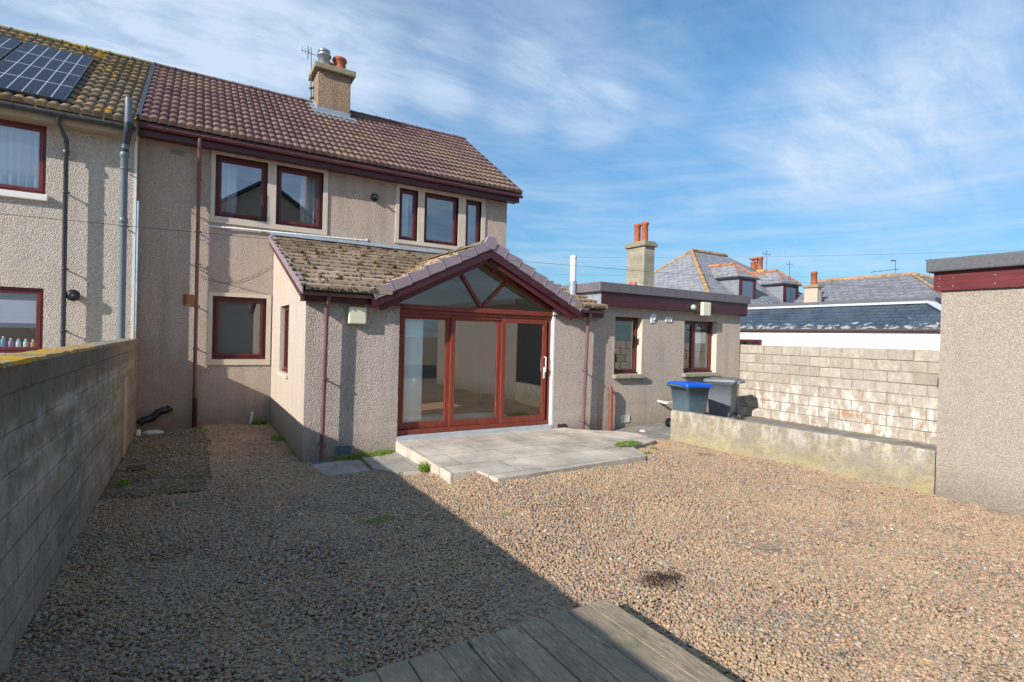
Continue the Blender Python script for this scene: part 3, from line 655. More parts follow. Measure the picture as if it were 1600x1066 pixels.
tag(gv, 'loose multicoloured pebble gravel covering the back yard', 'gravel')
GPS = GP; GP = [[(-.88, 7.5), (.2, 7.5), (.26, 12.4), (-.88, 12.4)]]; st_ = gravel_grid(.022); gv2 = st_.build('stray_gravel', GRAV, recalc=False)
m2 = gv2.modifiers.new('stones', 'NODES'); m2.node_group = gn_gravel(10, 420); tag(gv2, 'stray pebbles scattered over the dark path by the left wall', 'gravel', None, 'stuff'); GP = GPS
ub = gravel_grid(-.006)
struct(ub.build('gravel_bed', GROUND))

# ------------------------------------------------------------------ garden walls
r0 = thing('garden_wall', 'long grey concrete block wall on the left with yellow lichen along its top', 'wall', (-1.0, 5, 0))
mb = MB(); mb.box((-1.12, -6, -.02), (-.90, 12.20, 1.755)); mb.box((-.96, 12.201, -.02), (-.90, 12.497, 1.755)); mb.build('wall_body', LWALL, r0)
mb = MB(); K = 90
for i in range(K):
    y0, y1 = -6+18.2*i/K, -6+18.2*(i+1)/K; dz = rng.uniform(-.004, .006)
    mb.box((-1.13+rng.uniform(-.004, .004), y0, 1.757), (-.893+rng.uniform(-.008, .004), y1-.0005, 1.785+dz))
mb.box((-.965, 12.201, 1.757), (-.894, 12.497, 1.782))
mb.build('coping', LICH, r0)
mb = MB(); mb.box((-.899, 9.9, .0), (-.885, 10.35, 1.22)); 
PATCH = plain('pale_strip', (.42, .34, .235), .9, .15, .12, 4)
mb.build('pale_strip', PATCH, r0)  # paler beige strip on the inner face towards the far end
r0 = thing('block_wall', 'tall cream block wall stained white, behind the grey bin', 'wall', (12, 5, 0))
mb = MB(); mb.box((12.02, -1, 0), (12.2, 8.54, 1.955)); mb.build('mortar', MORT, r0)
mb = MB()
for i in range(9):
    z0 = .17+i*.2235-.0; z1 = z0+.209
    y = 8.535-(.225 if i % 2 else 0)
    if i % 2: segs = [(8.325, 8.535)]; y = 8.315
    else: segs = []; y = 8.535
    while y > -1: segs.append((y-.44, y)); y -= .45
    for a, b in segs:
        mb.cur = rng.uniform(); j = rng.uniform(-.006, .006, 4)
        if i == 8: continue
        mb.box((12.0+j[0], a+.006+j[1], z0+j[2]), (12.1, b+j[1], z1+j[3]))
mb.build('blocks', BLOCKS, r0, bevel=.012)
A, B = Vector((8.06, 7.22, 0)), Vector((8.665, 3.13, 0)); dv = (B-A).normalized(); nv = Vector((-dv.y, dv.x, 0))
if nv.x < 0: nv = -nv
r0 = thing('retaining_wall', 'knee-high rendered retaining wall in front of the wheelie bins', 'wall', A)
mb = MB(); K = 26; vs = []
for i in range(K+1):
    p = A.lerp(B, i/K); zt = .64-.045*i/K+rng.uniform(-.006, .006)
    q = p+nv*.2; w = nv*rng.uniform(-.006, .006)
    vs += [p+w+Vector((0, 0, -.02)), p+w+Vector((0, 0, zt-.02)), p+w+nv*.02+Vector((0, 0, zt)), q+Vector((0, 0, zt-.005)), q+Vector((0, 0, -.02))]
fs = [(5*i+k, 5*i+5+k, 5*i+6+k, 5*i+1+k) for i in range(K) for k in range(4)]+[(0, 1, 2, 3, 4), tuple(5*K+k for k in range(5))]
mb.add(vs, fs); mb.build('wall_body', LOWW, r0)

# ================================================================== MAIN HOUSE
Yh = 12.5
H = thing('house', 'two-storey pinkish harled house with brown tiled roof and chimney', 'house', (3.2, 12.5, 0))
tri = [(4.24, 4.72), (4.89, 5.83), (6.04, 6.50)]
holes = [(.33, 1.31, 4.33, 5.60), (1.48, 2.46, 4.31, 5.60)]+[(a, b, 4.31, 5.57) for a, b in tri]+[(.33, 1.34, 1.38, 2.69)]
mb = MB(); wallgrid(mb, 'Y', Yh, -.95, 7.29, .15, 5.75, holes, .3)
RY, RZ, EY, EZ = 15.8, 8.42, 12.13, 5.885
# gable end wall and back wall
mb.quad((7.29, 12.5, -.02), (7.29, 19.1, -.02), (7.29, 19.1, 5.8), (7.29, 15.8, 8.33), (7.29, 12.5, 5.8))
mb.quad((-.95, 19.1, 0), (7.29, 19.1, 0), (7.29, 19.1, 5.8), (-.95, 19.1, 5.8))
mb.build('wall', HARL, H, recalc=False)
mb = MB(); mb.box((-.94, 12.485, -.02), (7.28, 12.62, .15)); mb.build('plinth', CREAM if False else plain('plinth_paint', (.33, .25, .20), .9, .2, .2, 4), H)
# interior shells
mb = MB(); 
for z0, z1 in ((.18, 2.75), (2.95, 5.62)):
    x0, x1, y0, y1 = -.7, 7.1, 12.8, 15.6
    mb.quad((x0, y0, z0), (x1, y0, z0), (x1, y1, z0), (x0, y1, z0)); mb.quad((x0, y0, z1), (x1, y0, z1), (x1, y1, z1), (x0, y1, z1))
    mb.quad((x0, y1, z0), (x1, y1, z0), (x1, y1, z1), (x0, y1, z1)); mb.quad((x0, y0, z0), (x0, y1, z0), (x0, y1, z1), (x0, y0, z1)); mb.quad((x1, y0, z0), (x1, y1, z0), (x1, y1, z1), (x1, y0, z1))
    for x in (3.4,): mb.quad((x, y0, z0), (x, y1, z0), (x, y1, z1), (x, y0, z1))
wallgrid(mb, 'Y', 12.8, -.7, 7.1, .18, 5.62, holes, .001)
mb.build('interior', INTD, H)
surround(H, 'Y', Yh, .25, 2.56, 4.20, 5.665, holes[:2]); surround(H, 'Y', Yh, 4.15, 6.62, 4.22, 5.655, holes[2:5]); surround(H, 'Y', Yh, .25, 1.43, 1.26, 2.765, holes[5:])
window(H, 'Y', Yh, .33, 1.31, 4.33, 5.60, glass=GLASSU, curt=[(.40, .74, 4.35, 5.58)])
window(H, 'Y', Yh, 1.48, 2.46, 4.31, 5.60, glass=GLASSU, curt=[(2.02, 2.40, 4.35, 5.58)])
for k, (a, b) in enumerate(tri): window(H, 'Y', Yh, a, b, 4.31, 5.57, glass=GLASSU, sw=.045, curt=[(a+.02, b-.18, 4.33, 5.5)] if k == 0 else [(a+.16, b-.02, 4.33, 5.5)] if k == 2 else ())
w = window(H, 'Y', Yh, .33, 1.34, 1.38, 2.69, curt=[])
mb = MB(); mb.quad((.36, 12.72, 1.4), (1.32, 12.72, 1.4), (1.32, 12.72, 2.66), (.36, 12.72, 2.66))
def net_fn(h):
    a = bsdf(h, (.42, .47, .46), .9); b = h.n('ShaderNodeBsdfTransparent', {0: (1, 1, 1, 1)}).outputs[0]
    return h.n('ShaderNodeMixShader', {0: .30, 1: b, 2: a}).outputs[0]
mb.build('net_curtain', mat('net', net_fn), w)
# roof
RF = MB(); sl = Vector((0, RY-EY, RZ-EZ)); L = sl.length
RF_ = MB(); RF_.prism([(-.95, EY, EZ-.02), (7.47, EY, EZ-.02), (7.47, RY, RZ-.01), (-.95, RY, RZ-.01)], (0, 0, -.08))
RF_.prism([(-.95, RY, RZ-.01), (7.47, RY, RZ-.01), (7.47, 2*RY-EY, EZ-.02), (-.95, 2*RY-EY, EZ-.02)], (0, 0, -.08))
RF_.build('roof_deck', MAROOND, H)
roof_tiles(RF, (-.93, EY-.02, EZ), (1, 0, 0), sl, 8.43, L+.02, .30, .333, 'roman', skip=lambda c: (2.82 < c.x < 3.55 and c.y > 15.15))
roof = RF.build('roof', TILE, H, recalc=False)
RB = MB(); roof_tiles(RB, (-.93, 2*RY-EY, EZ), (1, 0, 0), Vector((0, EY-RY, RZ-EZ)), 8.43, L, .30, .333, 'roman'); RB.build('roof_rear_slope', TILE, roof, recalc=False)
ridge_tiles(roof, 'ridge_tiles', (-.93, RY, RZ+.03), (7.52, RY, RZ+.03), RIDGE, .12)
mb = MB(); mb.bar((7.505, EY-.03, EZ-.01), (7.505, RY, RZ+.0), .03, .13); mb.bar((7.505, RY, RZ), (7.505, 2*RY-EY, EZ-.02), .03, .13); mb.build('verge', RIDGE, roof)
mb = MB(); mb.bar((-.95, EY-.04, EZ+.055), (-.95, RY, RZ+.075), .07, .05); mb.build('bonding_strip', plain('dark_gutter', (.05, .06, .075), .5, .4), roof)
mb = MB(); mb.box((-.95, 12.21, 5.635), (7.5, 12.235, 5.82)); mb.box((-.95, 12.236, 5.66), (7.5, 12.499, 5.675)); mb.box((7.46, 12.236, 5.66), (7.5, 12.5, 5.86)); mb.build('fascia', MAROOND, H)
GUT = plain('brown_gutter', (.13, .045, .05), .4, .5, .15)
gutter(H, (-.95, 12.15, 5.81), (7.55, 12.15, 5.81), GUT, .058, joints=11)
# chimney
CH = MB(); CH.box((2.75, 15.0, 7.4), (3.62, 15.75, 9.08)); ch = CH.build('chimney', CHIMH, H, bevel=.02)
mb = MB(); mb.box((2.64, 14.88, 9.08), (3.73, 15.87, 9.24)); mb.build('chimney_cap', CAPST, ch, bevel=.02)
def pot(parent, c, h, r, m=POT, name='chimney_pot'):
    return MB().lathe(c, [(r*1.0, -.02), (r*.98, h*.1), (r*.86, h*.2), (r*.80, h*.75), (r*.98, h*.8), (r*.98, h*.9), (r*.88, h*.93), (r*.86, h), (r*.7, h), (r*.68, h*.6)], 20).build(name, m, parent)
pot(ch, (3.36, 15.25, 9.24), .40, .20)
pot(ch, (3.14, 15.6, 9.24), .36, .15)
MB().lathe((2.93, 15.2, 9.24), [(.15, -.02), (.155, .30), (.19, .31), (.19, .34), (.15, .35), (.13, .40), (.16, .41), (.16, .47), (.10, .51), (.02, .52)], 20).build('chimney_cowl', STEEL, ch)
slope = (RZ-EZ)/(RY-EY); rz = lambda y: EZ+slope*(y-EY)
mb = MB(); mb.prism([(2.62, 14.78, rz(14.78)+.075), (3.78, 14.78, rz(14.78)+.075), (3.78, 15.0, rz(15.0)+.10), (2.62, 15.0, rz(15.0)+.10)], (0, 0, .012))
mb.prism([(2.745, 14.99, rz(15)+.04), (3.625, 14.99, rz(15)+.04), (3.625, 14.99, rz(15)+.22), (2.745, 14.99, rz(15)+.22)], (0, .008, 0))
for x in (2.742, 3.622): mb.prism([(x, 14.99, rz(15)+.04), (x, RY, RZ+.04), (x, RY, RZ+.2), (x, 14.99, rz(15)+.22)], (.006, 0, 0))
mb.prism([(2.60, 14.9, rz(14.9)+.085), (2.745, 14.9, rz(14.9)+.085), (2.745, RY, RZ+.085), (2.60, RY, RZ+.085)], (0, 0, .01)); mb.build('flashing', LEAD, ch)
mb = MB(); mb.tube([(2.70, 15.6, 8.5), (2.66, 15.6, 9.9)], .012, 6); mb.tube([(2.40, 15.55, 9.74), (2.78, 15.62, 9.74)], .009, 5)
for x in (2.42, 2.5, 2.6): mb.tube([(x, 15.56, 9.66), (x, 15.56, 9.83)], .007, 5)
mb.tube([(2.56, 15.5, 9.52), (2.56, 15.5, 9.86)], .016, 5); mb.tube([(2.62, 15.55, 9.1), (2.75, 15.6, 9.15)], .02, 5); mb.tube([(2.62, 15.5, 8.72), (2.75, 15.5, 8.78)], .03, 6); mb.tube([(2.64, 15.5, 8.45), (2.75, 15.5, 8.5)], .035, 6); mb.tube([(2.68, 15.5, 8.4), (2.64, 15.5, 8.8), (2.67, 15.5, 9.1)], .01, 5)
mb.build('aerial', plain('aerial_metal', (.12, .12, .13), .5, .5, metal=.5), ch)
# pipes and fittings
PB = plain('brown_pipe_dark', (.05, .02, .018), .45, .4, .3)
dp = downpipe(H, [(.04, 12.15, 5.75), (.04, 12.16, 5.60), (.04, 12.36, 5.40), (.04, 12.37, .42)], .034, BROWNP, (5.0, 3.95, 3.3, 2.45, 1.6), .12)
MB().tube([(.05, 12.37, .62), (.05, 12.37, .0)], .045, 14).build('pipe_shoe', PB, dp); 
mb = MB(); mb.tube([(.19, 12.46, 3.80), (.13, 12.46, 3.80)], .016, 8); mb.tube([(.19, 12.46, 3.80), (.19, 12.46, 4.105), (3.47, 12.46, 4.185)], .018, 8)
mb.tube([(.13, 12.46, 3.8), (.06, 12.42, 3.81)], .022, 8); mb.tube([(3.47, 12.46, 4.18), (3.47, 12.50, 4.22)], .022, 8)
for x in (.5, 1.2, 1.9, 2.6, 3.2): z = 4.105+(x-.19)*.0244; mb.box((x-.01, 12.44, z-.022), (x+.01, 12.499, z+.022))
mb.build('overflow_pipe', WHITEP, H)
vent(H, 'Y', Yh, -.45, -.21, 5.45, 5.54, plain('grey_vent', (.30, .32, .31), .6, .3)); vent(H, 'Y', Yh, -.19, .01, 2.47, 2.69, BROWNV, 6)
mb = MB(); mb.lathe((3.62, 12.5, 5.23), [(.085, -.001), (.09, -.03), (.075, -.085), (.03, -.10)], 20, 'y'); mb.build('wall_light', BLACKM, H)
mb = MB(); mb.tube([(3.60, 12.40, 5.26), (3.66, 12.36, 5.20)], .03, 10); mb.build('lamp_head', BLACK, bpy.data.objects['wall_light'])
def wire(name, pts, r, m, parent=None, lab=None): return MB().tube(pts, r, 5).build(name, m, parent)
DK = plain('cable_black', (.03, .03, .032), .6, .3)
mb = MB()
def sag(a, b, s, n=14):
    a, b = Vector(a), Vector(b); return [a.lerp(b, i/n)-Vector((0, 0, s*4*(i/n)*(1-i/n))) for i in range(n+1)]
MB().tube(sag((.08, 12.485, 3.1), (1.42, 12.485, 2.78), .03), .003, 5).build('wall_cable', DK, H); MB().tube(sag((.1, 12.485, 3.05), (1.40, 12.485, 3.42), .22), .003, 5).build('wall_cable', DK, H)

# ================================================================== NEIGHBOUR
Yn = 12.23
Nh = thing('neighbouring_house', 'cream harled semi-detached house on the left with mossy roof and solar panels', 'house', (-4, 12.23, 0))
nh = [(-3.6, -2.27, 4.29, 5.50), (-3.9, -2.27, 1.50, 2.64)]
mb = MB(); wallgrid(mb, 'Y', Yn, -7, -.975, -.02, 5.62, nh, .3); mb.quad((-.975, Yn, -.02), (-.975, Yh, -.02), (-.975, Yh, 5.75), (-.975, Yn, 5.62)); mb.build('wall', HARLN, Nh, recalc=False)
mb = MB(); mb.box((-.975-.035, Yn-.008, .0), (-.968, Yn+.03, 5.6)); mb.build('corner_bead', WHITEW, Nh)
mb = MB(); x0, x1, y0, y1 = -6.5, -1.2, 12.53, 15
for z0, z1 in ((.5, 2.75), (2.95, 5.58)):
    mb.quad((x0, y0, z0), (x1, y0, z0), (x1, y1, z0), (x0, y1, z0)); mb.quad((x0, y0, z1), (x1, y0, z1), (x1, y1, z1), (x0, y1, z1))
    mb.quad((x0, y1, z0), (x1, y1, z0), (x1, y1, z1), (x0, y1, z1)); mb.quad((x0, y0, z0), (x0, y1, z0), (x0, y1, z1), (x0, y0, z1)); mb.quad((x1, y0, z0), (x1, y1, z0), (x1, y1, z1), (x1, y0, z1))
wallgrid(mb, 'Y', 12.53, x0, x1, .5, 5.58, nh, .001); mb.build('interior', INTD, Nh)
MARN = plain('neighbour_frame', (.15, .03, .03), .4, .45, .2)
w = window(Nh, 'Y', Yn, -3.6, -2.27, 4.29, 5.50, d=.06, fw=.045, m=MARN, glass=GLASSU, curt=[(-3.5, -2.32, 4.34, 5.45)])
mb = MB(); mb.box((-3.65, Yn-.07, 4.17), (-2.23, Yn+.06, 4.28)); mb.build('window_sill', WHITEW, Nh, bevel=.01)
w = window(Nh, 'Y', Yn, -3.9, -2.27, 1.50, 2.64, d=.06, fw=.045, m=MARN)
mb = MB(); mb.quad((-3.8, Yn+.12, 2.02), (-2.37, Yn+.12, 2.02), (-2.37, Yn+.12, 2.42), (-3.8, Yn+.12, 2.42)); mb.build('blind', SLATEC, w)
sh = MB(); sh.box((-3.8, Yn+.09, 1.585), (-2.37, Yn+.26, 1.60)); sh.build('shelf', WHITEP, w)
cols = [(.2, .5, .6), (.1, .35, .55), (.35, .25, .6), (.75, .8, .8), (.7, .75, .78), (.8, .3, .1)]
for k in range(6):
    x = -2.92+k*.098; c = cols[k]; b = thing('bottle', ['short teal', 'wide pale blue', 'purple', 'white capped clear', 'small white', 'small orange'][k]+' bottle on the neighbour\'s lower window ledge', 'bottle', (x, Yn+.17, 1.60), 'toiletries on the window ledge')
    hgt = (.06, .13, .10, .09, .09, .08)[k]; MB().lathe((x, Yn+.17, 1.601), [(.034, 0), (.036, .01), (.036, hgt), (.015, hgt+.015)], 12).build('bottle_body', plain('bottle%d' % k, c, .35, .5, .05), b)
    MB().lathe((x, Yn+.17, 1.601+hgt+.016), [(.019, 0), (.019, .035), (.012, .037)], 10).build('cap', WHITEP, b)
n0 = (EY-.27); nz0 = rz(n0)
RN = MB(); sl = Vector((0, RY-n0, RZ-nz0)); roof_tiles(RN, (-7, n0-.02, nz0), (1, 0, 0), sl, 6.03, sl.length+.02, .30, .333, 'roman', jit=.01)
nroof = RN.build('roof', TILEN, Nh, recalc=False)
mb = MB(); mb.prism([(-7, n0, nz0-.02), (-.98, n0, nz0-.02), (-.98, RY, RZ-.01), (-7, RY, RZ-.01)], (0, 0, -.08)); mb.prism([(-7, RY, RZ-.01), (-.98, RY, RZ-.01), (-.98, 19.5, EZ), (-7, 19.5, EZ)], (0, 0, -.08)); mb.build('roof_deck', plain('soffit_cream', (.45, .38, .27), .8), Nh)
ridge_tiles(nroof, 'ridge_tiles', (-7, RY, RZ+.03), (-.95, RY, RZ+.03), RIDGEN, .13)
mb = MB()
for i in range(520):
    s = rng.uniform(0, 1); x = rng.uniform(-3.4, -1.05); q = Vector((x, n0, nz0)).lerp(Vector((x, RY, RZ)), s); rr = rng.uniform(.012, .035)
    up = Vector((0, -(RZ-nz0), RY-n0)).normalized(); q = q+up*.055
    mb.lathe(q, [(rr, -.01), (rr*.9, .006), (rr*.4, .018)], 6)
mb.build('moss', MOSS, nroof)['kind'] = 'stuff'
mb = MB(); mb.box((-7, n0+.09, nz0-.20), (-.96, n0+.11, nz0-.02)); mb.box((-7, n0+.11, nz0-.20), (-.98, Yn-.001, nz0-.185)); mb.build('fascia', plain('fascia_cream', (.40, .33, .24), .8), Nh)
gutter(Nh, (-7, n0+.02, nz0-.05), (-.97, n0+.02, nz0-.05), DARKP, .065, joints=9)
downpipe(Nh, [(-2.06, n0+.02, nz0-.1), (-2.06, n0+.04, nz0-.22), (-1.98, Yn-.13, nz0-.42), (-1.97, Yn-.13, .3)], .036, DARKP, (4.35, 3.0, 1.9), .12, collars=(5.05,))
downpipe(Nh, [(-1.07, n0-.08, 6.12), (-1.07, n0-.08, 5.62), (-1.14, Yn-.22, 5.25), (-1.13, Yn-.22, .3)], .058, GREYP, (4.9, 3.85), .2, collars=(5.15, 3.95))
SOD = plain('soil_dark', (.03, .04, .05), .35, .5)
MB().tube([(-1.07, n0-.08, 5.68), (-1.07, n0-.08, 5.56), (-1.14, Yn-.22, 5.30), (-1.14, Yn-.22, 5.12)], .066, 14).build('pipe_bend', SOD, Nh)
mb = MB(); mb.lathe((-1.85, Yn, 2.54), [(.055, -.001), (.06, -.05), (.10, -.08), (.105, -.12), (.09, -.145), (.05, -.155)], 20, 'y'); l = mb.build('wall_light', BLACK, Nh); l['label'] = 'round black wall light'
MB().lathe((-1.85, Yn-.155, 2.54), [(.02, 0), (.018, -.006)], 10, 'y').build('sensor', GREYP, l)
def tube1(path, r, m, parent, name): return MB().tube(path, r, 5).build(name, m, parent)
# solar panels
def panel_fn(h):
    tcx = h.n('ShaderNodeUVMap').outputs[0]; s = h.n('ShaderNodeSeparateXYZ', {0: tcx})
    def line(v, w): return h.math('LESS_THAN', h.math('ABSOLUTE', h.math('SUBTRACT', h.math('FRACT', h.math('ADD', v, .5)), .5)), w)
    a = line(h.math('MULTIPLY', s.outputs[0], 6.0), .035); b = line(h.math('MULTIPLY', s.outputs[1], 4.0), .014)
    f = h.math('MAXIMUM', a, b)
    fine = h.math('MULTIPLY', line(h.math('MULTIPLY', s.outputs[1], 48.0), .12), .25)
    col = h.mix(fine, (.012, .016, .035), (.06, .07, .10)); col = h.mix(f, col, (.42, .45, .50))
    return h.n('ShaderNodeBsdfPrincipled', {'Base Color': col, 'Roughness': .3, 'Specular IOR Level': .12}).outputs[0]
PANEL = mat('solar_cells', panel_fn); nrm = Vector((0, -(RZ-EZ), RY-EY)).normalized(); sdir = Vector((0, RY-EY, RZ-EZ)).normalized()
for x1 in (-1.99, -3.17, -4.35):
    x0 = x1-1.14; base = Vector((x0, 12.06, rz(12.06)))+nrm*.12; Ls = 3.52
    mb = MB(); mb.add([base, base+Vector((1.14, 0, 0)), base+Vector((1.14, 0, 0))+sdir*Ls, base+sdir*Ls], [(0, 1, 2, 3)])
    pf = MB(); 
    for a, b in ((Vector((0, 0, 0)), Vector((1.14, 0, 0))), (sdir*Ls, sdir*Ls+Vector((1.14, 0, 0))), (Vector((0.008, 0, 0)), sdir*Ls+Vector((.008, 0, 0))), (Vector((1.132, 0, 0)), sdir*Ls+Vector((1.132, 0, 0)))):
        pf.bar(base+a-nrm*.018, base+b-nrm*.018, .018, .04, nrm)
    fr = pf.build('solar_panel', DARKP, Nh)
    o = mb.build('cells', PANEL, fr, recalc=False); uv = o.data.uv_layers.new(name='UVMap')
    for li, q in enumerate(((0, 0), (1, 0), (1, 1), (0, 1))): uv.data[li].uv = q
    for s in (.7, 2.7): rl = MB(); rl.bar(base+sdir*s-nrm*.06, base+sdir*s-nrm*.06+Vector((1.18, 0, 0)), .04, .04, nrm); rl.build('mounting_rail', STEEL, fr)

# ================================================================== EXTENSION
Yc = 8.5; EX0, EX1 = 1.46, 7.28
X = thing('house_extension', 'single-storey harled sunroom extension with red-framed glazed gable', 'extension', (4.4, 8.5, 0))
AX, AZ = 4.50, 3.64; GY = 8.25; GXL, GXR, GZ = 2.45, 6.55, 2.62; gs = (AZ-GZ)/(AX-GXL)
DX0, DX1 = 2.94, 6.10
mb = MB(); mb.quad((EX0, Yc, -.02), (DX0, Yc, -.02), (DX0, Yc, 2.56), (EX0, Yc, 2.56)); mb.quad((DX1, Yc, -.02), (EX1, Yc, -.02), (EX1, Yc, 2.56), (DX1, Yc, 2.56)); mb.quad((DX0, Yc, -.02), (DX1, Yc, -.02), (DX1, Yc, .28), (DX0, Yc, .28))
for x in (DX0, DX1): mb.quad((x, Yc, .1), (x, Yc+.3, .1), (x, Yc+.3, 2.56), (x, Yc, 2.56))
mb.quad((EX1, Yc, -.02), (EX1, Yc+.1, -.02), (EX1, Yc+.1, 2.7), (EX1, Yc, 2.7))
mb.build('wall', HARLX, X, recalc=False)
lz = lambda y: 2.62+.328*(y-8.2)
mb = MB(); sh_ = [(10.15, 11.25, 1.22, 2.48)]; wallgrid(mb, 'X', EX0, Yc, 12.48, -.02, 2.56, sh_, .25); mb.quad((EX0, Yc, 2.56), (EX0, 12.48, 2.56), (EX0, 12.48, lz(12.48)), (EX0, Yc, lz(Yc))); mb.build('side_wall', HARLS, X, recalc=False)
window(X, 'X', EX0, 10.15, 11.25, 1.22, 2.48, d=.085, fw=.04, sw=.04)
mb = MB(); mb.box((EX0-.05, 10.10, 1.155), (EX0+.15, 11.30, 1.215)); mb.build('window_sill', CREAM, X, bevel=.006)
# white jamb at the right of the door
mb = MB(); mb.box((DX1-.012, Yc-.004, .17), (DX1+.03, Yc+.12, 2.50)); mb.build('jamb', WHITEP, X); mb = MB(); mb.box((DX0+.002, Yc-.02, .20), (DX1-.013, Yc+.2, .282)); mb.build('door_sill', plain('sill_grey', (.45, .50, .54), .5, .4, .12, 6), X)
# interior
mb = MB(); x0, x1, y0, y1 = 1.75, 7.0, 8.82, 12.4; fz = .30
mb.quad((x0, y1, fz), (x1, y1, fz), (x1, y1, 2.5), (x0, y1, 2.5)); wallgrid(mb, 'X', x0, y0, y1, fz, 2.5, sh_, .001); mb.quad((x1, y0, fz), (x1, y1, fz), (x1, y1, 2.5), (x1, y0, 2.5))
mb.quad((x0, y0, fz), (DX0+.02, y0, fz), (DX0+.02, y0, 2.5), (x0, y0, 2.5)); mb.quad((DX1-.02, y0, fz), (x1, y0, fz), (x1, y0, 2.5), (DX1-.02, y0, 2.5))
VX0, VX1, VY = DX0, DX1, 11.0; va = AZ-.16
mb.quad((x0, y0, 2.5), (VX0, y0, 2.5), (VX0, y1, 2.5), (x0, y1, 2.5)); mb.quad((VX1, y0, 2.5), (x1, y0, 2.5), (x1, y1, 2.5), (VX1, y1, 2.5)); mb.quad((VX0, VY, 2.5), (VX1, VY, 2.5), (VX1, y1, 2.5), (VX0, y1, 2.5))
vz = 2.5+ (va-2.5)
mb.build('interior', INT, X); mb = MB(); mb.quad((VX0, 8.62, 2.52), (AX, 8.62, va), (AX, VY, va), (VX0, VY, 2.52)); mb.quad((VX1, 8.62, 2.52), (AX, 8.62, va), (AX, VY, va), (VX1, VY, 2.52)); mb.quad((VX0, VY, 2.5), (VX1, VY, 2.5), (AX, VY, va))
mb.build('vault', INTL, X)
mb = MB(); mb.quad((x0, 8.7, fz), (x1, 8.7, fz), (x1, y1, fz), (x0, y1, fz)); mb.build('floor', FLOORW, X)
mb = MB(); mb.box((5.6, 12.33, fz), (6.5, 12.39, 2.3)); mb.build('inner_doorway', plain('dark_wood', (.03, .018, .015), .5), X)
# sliding doors
YD = 8.58
D = MB(); D.box((DX0+.005, YD-.02, 2.36), (DX1-.018, YD+.1, 2.42)); D.box((DX0+.005, YD-.055, 2.425), (DX1-.018, YD+.1, 2.51)); D.box((DX0+.005, YD, .37), (DX0+.05, YD+.1, 2.355)); D.box((DX1-.055, YD, .37), (DX1-.018, YD+.1, 2.355)); D.box((DX0+.005, YD-.01, .29), (DX1-.018, YD+.1, .365)); D.box((DX0+.052, YD, 2.31), (DX1-.058, YD+.098, 2.355))
frm = D.build('door_frame', REDWOOD, X, bevel=.004)
cw = (DX1-DX0-.073)
leaves = [(3.0, 3.93, .055), (3.93, 4.96, .02), (4.96, 5.98, -.012)]
for k, (a, b, dy) in enumerate(leaves):
    lb = MB(); y = YD+dy; z0, z1 = .37, 2.345; st = .085; br = .11
    lb.box((a, y, z0), (a+st, y+.04, z1)); lb.box((b-st, y, z0), (b, y+.04, z1)); lb.box((a+st, y, z0), (b-st, y+.04, z0+br)); lb.box((a+st, y, z1-.08), (b-st, y+.04, z1))
    lf = lb.build('sliding_door', REDWOOD, X, bevel=.004)
    gb = MB(); gb.quad((a+st, y+.022, z0+br), (b-st, y+.022, z0+br), (b-st, y+.022, z1-.08), (a+st, y+.022, z1-.08)); gb.build('pane', GLASS, lf)
    if k == 2:
        hb = MB(); hb.tube([(5.935, y, 1.62), (5.935, y-.06, 1.62), (5.935, y-.06, 1.33), (5.935, y, 1.33)], .012, 8); hb.box((5.92, y-.015, 1.20), (5.95, y, 1.42)); hb.box((5.915, y-.04, 1.36), (5.955, y-.015, 1.42))
        hb.build('handle', WHITEP, lf)
curtain(X, 'Y', YD, 3.09, 3.44, .115, .40, 2.32, plain('blind_white', (.80, .86, .86), .8, .2, .03), .01, .12)['label'] = 'pale vertical blind gathered inside the left door'
# gable glazing
tz = lambda x: AZ-.27-gs*abs(x-AX)      # underside of bargeboard
gb = MB(); GB = 2.515
xl = AX-(AZ-.30-GB)/gs; xr = AX+(AZ-.30-GB)/gs
gb.quad((xl, YD+.04, GB), (xr, YD+.04, GB), (AX, YD+.04, AZ-.30)); 
gf = MB(); gf.bar((AX+.02, YD+.02, GB), (AX-.44, YD+.02, tz(AX-.44)), .055, .06, (0, 1, 0)); gf.bar((AX+.02, YD+.02, GB), (AX+.58, YD+.02, tz(AX+.58)), .055, .06, (0, 1, 0))
for sx in (-1, 1):
    a = Vector((AX, YD+.02, AZ-.30)); b = Vector((AX+sx*(AX-xl), YD+.02, GB)); gf.bar(a, b, .06, .05, (0, 1, 0))
gfr = gf.build('gable_window', REDWOOD, X); gb.build('pane', GLASSG, gfr)
# bargeboards
bb = MB()
for sx in (-1, 1):
    ex = GXL-.05 if sx < 0 else GXR+.05
    zt = lambda x: AZ-gs*abs(x-AX)
    P = [(AX, GY, zt(AX)+.0), (ex, GY, zt(ex)+.0), (ex, GY, zt(ex)-.20), (AX+sx*.0, GY, zt(AX)-.24)]
    if sx < 0: P = [(AX-.0005, *P[0][1:]), P[1], P[2], (AX-.0005, *P[3][1:])]
    bb.prism(P, (0, .025, 0))
bb.build('bargeboard', MAROOND, X)
b2 = MB()
for sx in (-1, 1):
    e = GXL+.1 if sx < 0 else GXR-.1
    a = Vector((AX, GY+.10, AZ-.262)); b = Vector((e, GY+.10, zt(e)-.262)); b2.bar(a, b, .10, .045, (0, 1, 0))
b2.prism([(AX, GY+.027, AZ-.21), (GXL, GY+.027, GZ-.21), (GXL, GY+.027, GZ-.19), (AX, GY+.027, AZ-.19)], (0, .30, 0)); b2.prism([(AX, GY+.027, AZ-.21), (GXR, GY+.027, GZ-.21), (GXR, GY+.027, GZ-.19), (AX, GY+.027, AZ-.19)], (0, .30, 0))
b2.build('gable_soffit', MAROON, X)
